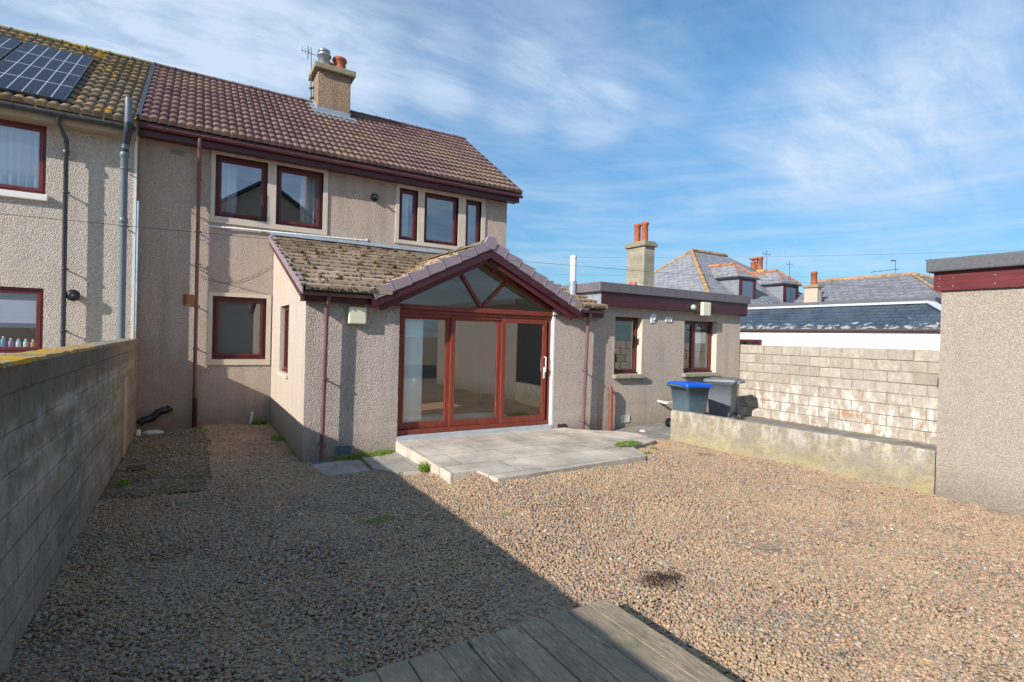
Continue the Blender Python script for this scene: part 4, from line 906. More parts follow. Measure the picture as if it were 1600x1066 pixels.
# eaves box fascia of the lean-to
mb = MB(); mb.box((1.36, 8.37, 2.46), (GXL+.35, 8.39, 2.60)); mb.box((1.37, 8.39, 2.46), (GXL+.6, 8.499, 2.475)); mb.build('fascia', MAROOND, X); mb = MB(); mb.box((GXR-.35, 8.37, 2.44), (7.26, 8.39, 2.60)); mb.box((GXR-.5, 8.39, 2.44), (7.27, 8.499, 2.455)); mb.build('fascia', MAROOND, X)
mb = MB(); mb.prism([(1.37, 8.30, lz(8.3)-.02), (1.37, 12.48, lz(12.48)-.02), (1.37, 12.48, lz(12.48)-.17), (1.37, 8.30, 2.46)], (.03, 0, 0)); mb.prism([(1.405, 8.4, 2.46), (1.405, 12.48, lz(12.48)-.165), (1.405, 12.48, lz(12.48)-.15), (1.405, 8.4, 2.475)], (.054, 0, 0)); mb.build('verge_board', MAROON, X)
# roofs
gz_ = lambda x: AZ-gs*abs(x-AX)
LR = MB(); sl = Vector((0, 4.28, .328*4.28))
roof_tiles(LR, (1.40, 8.24, lz(8.24)), (1, 0, 0), sl, 5.85, sl.length, .33, .34, 'flat', skip=lambda c: (GXL+.25 < c.x < GXR-.25 and gz_(c.x) > c.z+.02), jit=.008, stagger=0, lip=.078)
lr = LR.build('roof', TILEX, X, recalc=False)
mb = MB(); mb.prism([(1.40, 8.30, lz(8.3)-.02), (GXL+.1, 8.30, lz(8.3)-.02), (GXL+.1, 8.6, lz(8.6)-.02), (1.40, 8.6, lz(8.6)-.02)], (0, 0, -.03)); mb.prism([(1.42, 8.6, lz(8.6)-.03), (7.27, 8.6, lz(8.6)-.03), (7.27, 12.48, lz(12.48)-.03), (1.42, 12.48, lz(12.48)-.03)], (0, 0, -.015)) if False else None
mb.prism([(1.42, 8.6, lz(8.6)-.02), (2.9, 8.6, lz(8.6)-.02), (4.45, 11.2, lz(11.2)-.02), (4.45, 12.48, lz(12.48)-.02), (1.42, 12.48, lz(12.48)-.02)], (0, 0, -.03))
mb.prism([(7.27, 8.3, lz(8.3)-.02), (6.3, 8.3, lz(8.3)-.02), (6.2, 8.6, lz(8.6)-.02), (4.55, 11.2, lz(11.2)-.02), (4.55, 12.48, lz(12.48)-.02), (7.27, 12.48, lz(12.48)-.02)], (0, 0, -.03))
mb.build('roof_deck', DARKP, X)
for sx in (-1, 1):
    GR = MB(); e = Vector((AX+sx*(GXR-AX+.02), GY+.04, gz_(AX+sx*(GXR-AX+.02)))); sv = Vector((-sx*1.0, 0, gs)); Lr = math.hypot(GXR-AX, AZ-GZ)
    roof_tiles(GR, e, (0, 1, 0), sv, 3.2, Lr+.03, .33, .34, 'flat', skip=lambda c: c.z < lz(c.y)-.03, jit=.006)
    GR.build('gable_roof', TILEX, X, recalc=False)
ridge_tiles(lr, 'ridge_tiles', (AX, GY+.12, AZ+.035), (AX, 11.3, AZ+.035), RIDGEX, .11, .45)
# dry-verge caps on the gable and along the lean-to edge
vi = 0
for sx in (-1, 1):
    n = 7; sv = Vector((sx*1.0, 0, -gs)).normalized(); up = Vector((sx*gs, 0, 1)).normalized(); Lr = math.hypot(GXR-AX, AZ-GZ)
    for i in range(n):
        a = Vector((AX, GY, AZ))+sv*(Lr*(i/n)+.03); b = Vector((AX, GY, AZ))+sv*(Lr*((i+1)/n)+.03); ln = (b-a)
        vb = MB(); F = Vector((0, -.014, 0)); t0, t1 = .050, .092      # each cap steps up over the next one
        vb.prism([a-up*.085, b-up*.070, b+up*t1, a+up*t0], (0, -.014, 0)); vb.prism([a+up*t0+F, b+up*t1+F, b+up*t1-F*9, a+up*t0-F*9], up*.012)
        G_ = Vector((0, -.022, 0))
        vb.prism([b-sv*.016-up*.078+G_, b+sv*.006-up*.076+G_, b+sv*.006+up*(t1+.018)+G_, b-sv*.016+up*(t1+.015)+G_], (0, .008, 0)); vb.prism([b-sv*.016+up*(t1+.012)+G_, b+sv*.006+up*(t1+.013)+G_, b+sv*.006+up*(t1+.013)-G_*4, b-sv*.016+up*(t1+.012)-G_*4], up*.006)
        vb.build('verge_tile', VERGE, X, bevel=.003)
vb = MB(); vb.lathe((AX, GY-.03, AZ+.02), [(.125, 0), (.125, .10), (.10, .11)], 6, 'y'); vb.build('ridge_end_cap', VERGE, X, bevel=.006)
n = 13
for i in range(n):
    y0 = 8.22+i*(4.26/n); y1 = y0+4.26/n+.01; z0, z1 = lz(y0), lz(y1)
    vb = MB(); vb.prism([(1.352, y0, z0-.07), (1.352, y1, z1-.075), (1.352, y1, z1+.035), (1.352, y0, z0+.07)], (.014, 0, 0)); vb.prism([(1.366, y0, z0+.058), (1.366, y1, z1+.023), (1.366, y1, z1+.035), (1.366, y0, z0+.07)], (.09, 0, 0)); vb.build('verge_tile', VERGE, X)
# moss clumps along the tile joints; small dark ones also stand for course shadows
mb = MB(); mo = MB()
for i in range(5200):
    row = rng.integers(0, 13); big_ = rng.uniform() < .035; x = (1.40+rng.integers(0, 18)*.33+rng.normal(0, .035)) if big_ else rng.uniform(1.42, 7.2); y = 8.24+row*.34*.945+rng.uniform(-.022, .004); z = lz(y)+rng.uniform(-.005, .042)
    if gz_(x) > z-.02 and x > GXL: continue
    if x > 7.2 or y > 12.4: continue
    rr = rng.uniform(.018, .034) if big_ else rng.uniform(.008, .019); tgt = mo if big_ and rng.uniform() < .55 else mb
    if big_: y -= .0; z = lz(y)+.07
    tgt.lathe((x, y, z+.0), [(rr, -.02), (rr*1.1, .008), (rr*.8, rr*.5), (rr*.2, rr*.8)], 7)
for i in range(420):
    row = rng.integers(0, 7); y = rng.uniform(8.35, 11.0); s = row*.34*.89+rng.uniform(-.02, .1); x = GXL+s; z = gz_(x)+.045
    if z < lz(y)+.03 or x > AX: continue
    rr = rng.uniform(.012, .04); mb.lathe((x, y, z), [(rr, -.02), (rr*1.1, .008), (rr*.8, rr*.5), (rr*.2, rr*.8)], 7)
mb.build('moss', MOSS, lr)['kind'] = 'stuff'; mo.build('lichen_tufts', MOSSO, lr)['kind'] = 'stuff'
mb = MB(); mb.box((1.36, 12.478, 4.02), (7.27, 12.499, 4.145)); mb.prism([(1.36, 12.478, 4.135), (7.27, 12.478, 4.135), (7.27, 12.26, lz(12.26)+.085), (1.36, 12.26, lz(12.26)+.085)], (0, 0, .012))
mb.bar((GXL+.02, 8.30, lz(8.28)+.03), (AX-.02, 11.2, lz(11.2)+.01), .22, .01); mb.build('flashing', LEAD, X)
g1 = gutter(X, (1.34, 8.315, 2.595), (2.50, 8.315, 2.595), BROWNP, .052, joints=4); gutter(X, (6.44, 8.315, 2.575), (7.2, 8.315, 2.575), BROWNP, .052, joints=4)
downpipe(X, [(1.76, 8.315, 2.56), (1.75, 8.36, 2.44), (1.74, 8.38, 2.35), (1.71, 8.38, .0)], .034, BROWNP, (1.28, .28), .12)
downpipe(X, [(6.88, 8.315, 2.54), (6.87, 8.36, 2.43), (6.86, 8.38, 2.35), (6.80, 8.38, .05)], .034, BROWNP, (1.35, .33), .12)
l = MB(); l.box((2.08, Yc-.11, 2.14), (2.36, Yc-.02, 2.41)); l = l.build('wall_light', LAMPY, X, bevel=.02); l['label'] = 'square cream bulkhead light'
MB().box((2.10, Yc-.02, 2.12), (2.34, Yc-.001, 2.43)).build('back_plate', plain('brass', (.4, .28, .1), .4), l)
vent(X, 'Y', Yc, 1.95, 2.19, .07, .21, plain('blue_grey_vent', (.12, .17, .22), .5, .4), 6); vent(X, 'Y', Yc, 6.25, 6.45, .17, .28, DARKP, 4)
fl = thing('flue_pipe', 'white flue pipe rising through the corner of the extension roof', 'flue', (7.42, 9.2, 2.9))
MB().tube([(7.08, 9.2, 2.85), (7.08, 9.2, 3.25)], .085, 16).build('collar', LEAD, fl)
MB().tube([(7.08, 9.2, 3.2), (7.08, 9.2, 3.78)], .068, 16).build('flue_tube', WHITEP, fl)
fl.location = (7.08, 9.2, 2.85)
for c in fl.children: c.location = Vector((7.42, 9.2, 2.9))-Vector((7.08, 9.2, 2.85))
MB().lathe((7.08, 9.2, 3.74), [(.074, 0), (.074, .06), (.05, .075)], 16).build('flue_cap', plain('grey_cap', (.5, .53, .55), .5), None).parent = None
fc = bpy.data.objects['flue_cap']; fc.parent = fl; fc.location = -Vector(fl.location)

# ================================================================== FLAT-ROOFED ANNEX
Yf = 8.55
F = thing('flat_roofed_annex', 'flat-roofed harled annex with deep maroon fascia behind the bins', 'annex', (9.6, 8.55, 0))
fh = [(7.75, 8.56, 1.25, 2.50), (9.92, 11.10, 1.25, 2.50)]
mb = MB(); wallgrid(mb, 'Y', Yf, 7.28, 12.0, -.02, 2.72, fh, .25); mb.quad((12, Yf, -.02), (12, 13, -.02), (12, 13, 2.72), (12, Yf, 2.72)); mb.build('wall', HARLF, F, recalc=False)
mb = MB(); x0, x1, y0, y1, z0, z1 = 7.4, 11.9, 8.8, 11, .3, 2.65
mb.quad((x0, y0, z0), (x1, y0, z0), (x1, y1, z0), (x0, y1, z0)); mb.quad((x0, y0, z1), (x1, y0, z1), (x1, y1, z1), (x0, y1, z1)); mb.quad((x0, y1, z0), (x1, y1, z0), (x1, y1, z1), (x0, y1, z1)); mb.quad((x0, y0, z0), (x0, y1, z0), (x0, y1, z1), (x0, y0, z1)); mb.quad((x1, y0, z0), (x1, y1, z0), (x1, y1, z1), (x1, y0, z1)); wallgrid(mb, 'Y', 8.8, x0, x1, z0, z1, fh, .001); mb.build('interior', INTD, F)
rev = MB()
for a, b, p, q in fh: rev.box((b-.006, Yf+.003, p), (b+.0, Yf+.15, q)); 
rev.build('reveal', CREAM, F)
window(F, 'Y', Yf, 7.75, 8.55, 1.26, 2.50, d=.15, fw=.045, sw=.045)
window(F, 'Y', Yf, 9.92, 11.09, 1.26, 2.50, d=.15, fw=.045, sw=.045, mull=(10.40,), curt=[(10.55, 10.85, 1.3, 2.45)])
for a, b in ((7.70, 8.60), (9.87, 11.14)):
    mb = MB(); mb.box((a, Yf-.10, 1.165), (b, Yf+.15, 1.245)); mb.build('window_sill', STONESILL, F, bevel=.008)
mb = MB(); mb.box((7.24, 8.41, 2.705), (12.08, 8.435, 2.985)); mb.box((12.055, 8.436, 2.68), (12.08, 13, 2.985)); mb.box((7.26, 8.436, 2.705), (12.05, 8.549, 2.718)); mb.build('fascia', MAROOND, F)
mb = MB(); mb.box((7.24, 8.437, 2.66), (7.255, 12.45, 2.985)); mb.build('lead_upstand', LEAD, F)
mb = MB(); mb.box((7.14, 8.36, 2.99), (12.13, 8.46, 3.19)); mb.box((7.14, 8.461, 2.99), (7.24, 12.45, 3.19)); mb.box((12.03, 8.461, 2.99), (12.13, 13, 3.19)); mb.build('roof_edge_trim', CAPG, F, bevel=.012)
MB().box((7.24, 8.461, 2.99), (12.03, 13, 3.12)).build('flat_roof', FELT, F)
vent(F, 'Y', Yf, 9.27, 9.47, 2.44, 2.56, WHITEP, 5); v = vent(F, 'Y', Yf, 7.98, 8.22, .20, .36, WHITEP, 5)
mb = MB(); mb.lathe((8.86, Yf, 2.53), [(.085, -.001), (.085, -.03), (.06, -.03), (.05, -.0)], 18, 'y'); mb.box((8.80, Yf-.02, 2.40), (8.92, Yf-.001, 2.62)); mb.build('boiler_outlet', WHITEP, F)
l = MB(); l.box((10.27, 8.31, 2.62), (10.55, 8.405, 2.94)); l = l.build('wall_light', LAMPY, F, bevel=.02); l['label'] = 'square cream bulkhead light'
s = MB(); s.lathe((9.98, 8.36, 2.80), [(.01, -.06), (.06, -.04), (.065, .02), (.03, .049)], 14, 'y'); s.build('security_sensor', plain('pale_green', (.35, .48, .42), .4), F)
mb = MB(); mb.tube([(9.12, Yf, .62), (9.12, Yf-.28, .60)], .03, 10); mb.box((9.07, Yf-.32, .60), (9.30, Yf-.24, .64)); mb.build('waste_pipe', WHITEP, F)
mb = MB(); mb.tube([(7.58, 8.43, -.0), (7.58, 8.43, .92), (7.58, 8.47, .99)], .048, 14); MB_ = mb.build('pipe_stub', plain('brown_duct', (.20, .065, .04), .5, .35), F); MB_['label'] = 'short reddish-brown vertical duct against the wall'
# ------------------------------------------------------------------ garage (right edge)
G = thing('garage', 'cream harled outbuilding at the right edge with grey roof trim', 'outbuilding', (8.7, 1, 0))
mb = MB(); mb.box((8.68, -3, -.02), (11.8, 3.12, 2.8)); mb.build('wall', HARLG, G)
mb = MB(); mb.box((8.63, -3, 2.775), (8.655, 3.17, 3.02)); mb.box((8.63, 3.171, 2.775), (11.8, 3.195, 3.02)); mb.build('fascia', plain('maroon_board', (.13, .02, .022), .45, .4, .35, 5, vs=(1, .5, 6)), G)
mb = MB(); mb.box((8.54, -3, 3.023), (11.85, 3.26, 3.20)); mb.build('roof_felt', FELT, G, bevel=.02)
mb = MB()
for y in (2.55, 2.98, 3.13): 
    for z in (2.83, 2.94): mb.lathe((8.629, y, z), [(.011, 0), (.007, -.006)], 8, 'x')
mb.build('screws', STEEL, G)

# ================================================================== BINS
def bin_(name, label, corner, along, side, lid, body, lidm=None, open_=0):
    """corner: near-left ground corner; 'side' unit vector along the wheel edge; 'along' unit vector to the front"""
    O = Vector(corner); a = Vector(along).normalized(); s = Vector(side).normalized(); up = Vector((0, 0, 1))
    T = thing(name, label, 'wheelie bin', O, 'wheelie bins beside the annex')
    P = lambda x, y, z: O+a*x+s*y+up*z      # x: back->front, y across
    Wd, Dp, Ht = .56, .66, .94
    mb = MB(); prof = [(.10, .07, .11, .07), (.42, .06, .08, .045), (.80, .035, .03, .018), (Ht, .03, .0, .0)]
    rings = []
    def rrect(x0, x1, y0, y1, z, r=.045, n=4):
        q = []
        for cx_, cy_, t0 in ((x1-r, y1-r, 0), (x0+r, y1-r, 90), (x0+r, y0+r, 180), (x1-r, y0+r, 270)):
            for k in range(n+1): t = R(t0+90*k/n); q.append(P(cx_+r*math.cos(t), cy_+r*math.sin(t), z))
        return q
    zs = [(.03, .13, .10, .06), (.10, .12, .09, .055), (.55, .07, .04, .03), (.86, .035, .01, .01), (.862, .02, .0, 0), (Ht, .02, 0, 0)]
    for z, xb, xf, ym in zs: rings.append(rrect(xb, Dp-xf, ym, Wd-ym, z))
    n = len(rings[0]); V = [v for r_ in rings for v in r_]
    mb.add(V, [(i*n+k, i*n+(k+1) % n, (i+1)*n+(k+1) % n, (i+1)*n+k) for i in range(len(rings)-1) for k in range(n)], True); mb.add(rings[0], [tuple(range(n))[::-1]]); mb.add(rings[-1], [tuple(range(n))])
    for y in ():
        c = [P(.035, y-.012, .55), P(.035, y+.012, .55), P(.035, y+.012, .84), P(.035, y-.012, .84)]; mb.prism(c, a*(-.012))
    b_ = mb.build('bin_body', body, T)
    rim = MB(); r0_, r1_ = rrect(-.01, Dp+.03, -.025, Wd+.025, Ht-.035, .05), rrect(-.01, Dp+.03, -.025, Wd+.025, Ht+.005, .05)
    rim.add(r0_+r1_, [tuple(range(n))[::-1], tuple(range(n, 2*n))]+[(k, (k+1) % n, (k+1) % n+n, k+n) for k in range(n)]); rim.build('rim', body, T)
    # lid: domed, with front lip and ribbed hinge/handle end
    lb = MB(); z = Ht+.012; L = []
    for (x0, x1, m_, zz) in ((-.03, Dp+.055, -.035, z-.045), (-.035, Dp+.06, -.04, z+.005), (-.0, Dp+.03, -.01, z+.03), (.06, Dp-.05, .06, z+.045), (.14, Dp-.12, .13, z+.05)): L.append(rrect(x0, x1, m_, Wd-m_, zz+.0, .05))
    V = []
    for r_ in L:
        for v in r_: t = (v-O).dot(a); V.append(v+up*(.022*(1-t/Dp)))
    lb.add(V, [(i*n+k, i*n+(k+1) % n, (i+1)*n+(k+1) % n, (i+1)*n+k) for i in range(len(L)-1) for k in range(n)], True); lb.add(V[-n:], [tuple(range(n))]); lb.build('lid', lid, T)
    hb = MB(); hb.tube([P(-.10, .06, Ht+.0), P(-.10, Wd-.06, Ht+.0)], .018, 8)
    for k in range(8): y = .05+k*(Wd-.10)/7; hb.prism([P(-.11, y-.007, Ht-.03), P(.02, y-.007, Ht-.055), P(.02, y-.007, Ht+.03), P(-.10, y-.007, Ht+.025)], s*.014)
    hb.build('handle', lidm or body, T)
    for y in (-.005, Wd-.045):
        wb = MB(); c = P(.03, y, .10); K = 20
        for r1, r2, off in ((.10, .10, 0),):
            vs = []
            for j, (rr, dd) in enumerate(((.055, .0), (.10, .0), (.10, .05), (.055, .05))):
                for k in range(K): t = 2*math.pi*k/K; vs.append(c+a*math.cos(t)*rr+up*math.sin(t)*rr+s*dd)
            wb.add(vs, [(j*K+k, j*K+(k+1) % K, ((j+1) % 4)*K+(k+1) % K, ((j+1) % 4)*K+k) for j in range(4) for k in range(K)])
        w = wb.build('wheel', BLACK, T)
        hb2 = MB(); vs = []
        for dd in (.008, .042):
            for k in range(K): t = 2*math.pi*k/K; vs.append(c+a*math.cos(t)*.054+up*math.sin(t)*.054+s*dd)
        hb2.add(vs, [tuple(range(K)), tuple(range(K, 2*K))]+[(k, (k+1) % K, (k+1) % K+K, k+K) for k in range(K)]); hb2.build('rim', plain('wheel_hub', (.07, .075, .08), .5), w)
    MB().tube([P(.03, .03, .10), P(.03, Wd-.03, .10)], .012, 8).build('axle', STEEL, T)
    return T
BGREY = plain('bin_slate', (.085, .13, .16), .42, .45, .15, 7); BGREY2 = plain('bin_grey', (.13, .15, .17), .42, .45, .12, 7)
BLUE = plain('bin_blue', (.005, .10, .62), .35, .5, .1, 6)
bin_('wheelie_bin', 'dark slate wheelie bin with bright blue lid', (8.84, 7.50, .12), (.99, -.10, 0), (.10, .99, 0), BLUE, BGREY)
az = R(67); e1 = Vector((math.sin(az), math.cos(az), 0)); e2 = Vector((-e1.y, e1.x, 0))
bin_('wheelie_bin', 'all grey wheelie bin with grey lid', (10.62, 7.66, .155), e2, e1, BGREY2, BGREY2)

# ================================================================== DECK
Dk = thing('wooden_deck', 'weathered grey timber deck of broad boards in the foreground', 'deck', (2, 2, 0))
mb = MB(); xs = 2.56
k = 0; x = xs
while x > -.3:
    w_ = .18 if k else .17
    mb.cur = rng.uniform(); y1 = 2.84+rng.uniform(-.012, .01); zt = .15+rng.uniform(-.003, .003)
    mb.box((x-w_, -.6, .115), (x, y1, zt)); x -= w_+.007; k += 1
mb.build('boards', DECK, Dk, bevel=.005)
mb = MB(); mb.box((-.3, 2.76, -.01), (2.53, 2.80, .112)); mb.box((2.50, -.6, -.01), (2.54, 2.755, .112)); mb.box((-.3, 1.2, -.01), (2.49, 1.25, .112)); mb.build('joists', DECK, Dk)

# ================================================================== PLANTS, DEBRIS
def weed(name, label, c, rx, ry, n, h=.05, blade=False, leaf=.02):
    mb = MB(); c = Vector(c)
    for i in range(n):
        t = rng.uniform(0, 2*math.pi); q = math.sqrt(rng.uniform()); p = c+Vector((math.cos(t)*q*rx, math.sin(t)*q*ry, 0)); hh = h*(1-.7*q*q)*rng.uniform(.5, 1.2)
        mb.cur = rng.uniform()
        if blade:
            d = Vector((rng.normal(), rng.normal(), 0)).normalized(); s_ = Vector((-d.y, d.x, 0))*.004
            mb.add([p-s_, p+s_, p+s_*.7+d*hh*.3+Vector((0, 0, hh*.7)), p-s_*.7+d*hh*.3+Vector((0, 0, hh*.7)), p+d*hh*.8+Vector((0, 0, hh))], [(0, 1, 2, 3), (3, 2, 4)])
        else:
            p = p+Vector((0, 0, hh)); d = Vector((rng.normal(), rng.normal(), rng.normal()*.4)).normalized(); s_ = d.cross(Vector((rng.normal()*.4, rng.normal()*.4, 1))).normalized(); l = leaf*rng.uniform(.6, 1.3)
            mb.add([p-d*l*.5, p+s_*l*.35, p+d*l*.6, p-s_*l*.35], [(0, 1, 2, 3)])
    return tag(mb.build(name, LEAF, recalc=False), label, 'weeds', 'weeds growing at the foot of walls and slabs')
weed('weed_clump', 'broad green weed mat at the extension wall by the air vent', (2.42, 8.36, .02), .42, .12, 1500, .08)
weed('weed_clump', 'low green weeds creeping towards the left corner of the patio', (2.72, 8.46, .03), .2, .07, 420, .06)
weed('weed_clump', 'leafy yellow-green plant against the left side of the patio', (2.88, 7.10, .04), .08, .10, 220, .17, True)
weed('weed_clump', 'yellow-green weed cushion on the right edge of the patio', (6.50, 6.76, .175), .30, .14, 1700, .06)
weed('weed_clump', 'smallest green tuft in the gravel nearest the patio cushion', (6.42, 6.22, .11), .12, .07, 260, .06)
weed('weed_clump', 'small green tuft in the gravel right of the patio cushion', (6.90, 6.55, .08), .12, .08, 260, .06)
weed('weed_clump', 'straggling low weeds in front of the vent at the extension foot', (2.05, 8.40, .02), .30, .06, 260, .07, True)
weed('grass_tuft', 'sparse weeds between the paving stones left of the patio', (2.28, 7.95, .02), .03, .35, 120, .05, True)
weed('grass_tuft', 'grass tuft at the foot of the extension side wall', (1.36, 10.45, .0), .16, .30, 500, .09, True)
weed('grass_tuft', 'weeds round the white pipe stub by the house', (1.22, 12.30, .0), .16, .10, 350, .16, True)
weed('grass_tuft', 'small grass tuft in the gravel in front of the brown downpipe', (.22, 11.8, .0), .10, .08, 150, .06, True)
weed('grass_tuft', 'grass tuft by the extension corner in the gravel', (1.42, 9.3, .0), .04, .2, 130, .06, True)
weed('grass_tuft', 'sprig of weeds at the foot of the right-hand downpipe', (7.0, 8.42, .05), .10, .05, 160, .06, True)
weed('grass_tuft', 'green shoots beside the left garden wall near the brick', (-.72, 8.2, .02), .07, .10, 120, .07, True)
weed('grass_tuft', 'flat grassy patch among the gravel in the shade', (1.72, 5.5, .01), .25, .10, 260, .025, True)
weed('grass_tuft', 'flat grassy patch in the sunlit gravel', (3.05, 5.0, .03), .14, .06, 90, .02, True)
mb = MB()
for i in range(110):
    q = rng.normal(0, 1, 2); mb.cur = rng.uniform(); p = Vector((3.36+q[0]*.11, 3.06+q[1]*.06, .03+rng.uniform(0, .012))); d = Vector((rng.normal(), rng.normal(), rng.normal()*.3)).normalized(); e_ = d.cross(Vector((0, 0, 1)))*.004; l = rng.uniform(.008, .022)
    mb.add([p-d*l-e_, p-d*l+e_, p+d*l+e_, p+d*l-e_], [(0, 1, 2, 3)])
tag(mb.build('bark_scraps', plain('dark_bark', (.045, .022, .016), .9), recalc=False), 'dark scraps of bark lying on the damp patch in the gravel', 'litter', None, 'stuff')
BP = thing('drain_hose', 'black ribbed plastic hose lying in the left corner against the house', 'hose', (-.8, 12.3, .2))
pts = [Vector((-.86, 12.22, .16)).lerp(Vector((-.36, 12.38, .44)), t/30)+Vector((0, 0, .02*math.sin(t*.4))) for t in range(31)]
MB().tube(pts, [.062+(.008 if i % 2 else 0) for i in range(31)], 14).build('hose_body', BLACK, BP)
mb = MB(); c = Vector((-.62, 11.9, .03)); V = []; n1, n2 = 14, 8
for j in range(n2+1):
    for i in range(n1):
        t = 2*math.pi*i/n1; q = math.sin(math.pi*j/n2); V.append(c+Vector((.17*q*math.cos(t)*(1+rng.normal()*.06), .11*q*math.sin(t)*(1+rng.normal()*.08), .055*math.cos(math.pi*j/n2)+rng.normal()*.006)))
mb.add(V, [(j*n1+i, j*n1+(i+1) % n1, (j+1)*n1+(i+1) % n1, (j+1)*n1+i) for j in range(n2) for i in range(n1)], True)
tag(mb.build('plastic_bag', plain('bag_plastic', (.50, .54, .56), .4, .4)), 'crumpled pale plastic bag on the path in the left corner', 'bag')
mb = MB(); mb.lathe((-.84, 11.80, .0), [(.04, 0), (.045, .1), (.03, .12)], 10); tag(mb.build('plastic_cup', WHITEP), 'small white plastic tub beside the crumpled bag', 'tub')
mb = MB(); mb.box((-.75, 8.95, .015), (-.53, 9.05, .085)); b = tag(mb.build('brick', plain('dull_brick', (.20, .17, .12), .9), bevel=.006), 'single dull brick on the path by the left wall', 'brick'); 
mb = MB(); mb.tube([(1.06, 12.36, .0), (1.10, 12.36, .27)], .028, 12); tag(mb.build('pipe_stub', WHITEP), 'short white pipe stub standing by the house wall', 'pipe')
mb = MB(); mb.box((.86, 12.2, .0), (1.02, 12.3, .02)); tag(mb.build('wrapper', plain('purple_wrap', (.13, .05, .25), .4)), 'purple sweet wrapper beside the white pipe stub', 'litter')
def twig(pts, r): return MB().tube(pts, [r*(1-.6*i/len(pts)) for i in range(len(pts))], 6)
mb = twig([(.24, 4.50, .03), (.30, 4.62, .035), (.36, 4.80, .03), (.42, 4.93, .035), (.44, 5.05, .03)], .006); mb.tube([(.36, 4.8, .03), (.46, 4.78, .04), (.52, 4.82, .03)], .003, 5)
tag(mb.build('twig', plain('twig_bark', (.36, .32, .27), .9)), 'dry pale forked twig on the shaded gravel', 'twig')
mb = MB(); mb.box((1.58, 8.27, -.01), (1.84, 8.44, .022)); tag(mb.build('drain_cover', plain('drain_grey', (.16, .18, .2), .6)), 'small square drain cover under the left extension downpipe', 'drain cover')
mb = MB(); V = []
c = Vector((8.0, 8.05, .09))
mb.lathe((8.15, 8.05, .055), [(.07, 0), (.08, .03), (.05, .055), (.01, .06)], 9); tag(mb.build('stone', plain('pinkish_stone', (.55, .45, .42), .9)), 'pinkish stone lying on the slab under the annex vent', 'stone')

# ================================================================== BACKGROUND BUILDINGS
def sl1_fn(h):
    v = brickmap(h, 'YZ'); p = pos(h); z = h.n('ShaderNodeSeparateXYZ', {0: p}).outputs[2]
    br = h.n('ShaderNodeTexBrick', {'Vector': v, 'Color1': (.040, .056, .080, 1), 'Color2': (.060, .082, .112, 1), 'Mortar': (.012, .016, .024, 1), 'Scale': 1.0, 'Mortar Size': .007, 'Mortar Smooth': .3, 'Brick Width': .28, 'Row Height': .095})
    col = h.mix(h.ramp(h.noise(h.vmath('MULTIPLY', p, (1, 1, .5)), 1.3, 5, .6), [(.4, 0), (.65, .6)]), br.outputs[0], (.085, .115, .15))
    lo = h.n('ShaderNodeMapRange', {0: z, 1: 2.78, 2: 2.50, 3: -.12, 4: .07}).outputs[0]
    f = h.ramp(h.math('ADD', h.noise(h.vmath('MULTIPLY', p, (1, 1, 2.2)), 4.6, 5, .72), lo), [(.57, 0), (.60, .85)])
    col = h.mix(f, col, (.50, .52, .50))
    return bsdf(h, col, .5, h.math('SUBTRACT', 1.0, br.outputs[1]), .02, .45)
SL1 = mat('dark_slate', sl1_fn)
SL2 = slate_mat('grey_slate', (.13, .135, .16), (.20, .20, .22), 'YZ', .32, .15)
SL2b = slate_mat('grey_slate_side', (.13, .135, .16), (.20, .20, .22), 'XZ', .32, .15)
SL3 = slate_mat('lichened_slate_side', (.15, .16, .18), (.25, .26, .28), 'XZ', .32, .16, (.42, .33, .12), .64)
SL3h = slate_mat('lichened_slate_hip', (.15, .16, .18), (.25, .26, .28), 'YZ', .32, .16, (.42, .33, .12), .64)
ORID = plain('orange_ridge', (.36, .225, .125), .9, .2, .5, 5); ORIDR = plain('red_ridge', (.40, .17, .095), .9, .2, .5, 5)
Bh = thing('white_cottage', 'low white-rendered building with dark slate roof beyond the block wall', 'building', (15, 9, 0))
mb = MB(); mb.box((15.05, 4.9, -.02), (18, 24, 2.42)); mb.build('wall', WHITEW, Bh)
mb = MB(); e, t_ = 15.0, 16.3; ze, zt_ = 2.47, 3.16
P1 = [(e, 4.75, ze), (e, 24, ze), (t_, 24, zt_), (t_, 6.1, zt_)]; mb.prism(P1, (0, 0, -.05)); mb.prism([(e, 4.75, ze), (t_, 6.1, zt_), (20, 6.1, zt_), (21, 4.75, ze)], (0, 0, -.05)); mb.build('roof', SL1, Bh)
mb = MB(); mb.bar((t_-.02, 6.1, zt_+.02), (t_-.02, 24, zt_+.02), .14, .06); mb.bar((e, 4.75, ze+.03), (t_, 6.1, zt_+.03), .22, .03); mb.build('ridge_flashing', plain('pale_lead', (.55, .60, .66), .5, .4, .1), Bh)
mb = MB(); mb.box((t_+.03, 6.0, zt_+.02), (t_+3, 24, zt_+.15)); mb.build('flat_roof', FELT, Bh)
gutter(Bh, (e-.06, 24, ze-.02), (e-.06, 4.7, ze-.02), plain('purple_gutter', (.16, .10, .115), .4, .5), .06, joints=14)
mb = MB(); mb.box((e+.0, 4.8, 2.38), (e+.03, 24, 2.43)); mb.build('fascia', CAPG, Bh)
mb = MB(); mb.box((15.01, 9.95, 1.4), (15.049, 10.9, 2.12)); w = mb.build('window', MAROON, Bh); 
MB().box((15.0, 10.02, 1.45), (15.009, 10.85, 2.06)).build('pane', GLASSU, w)
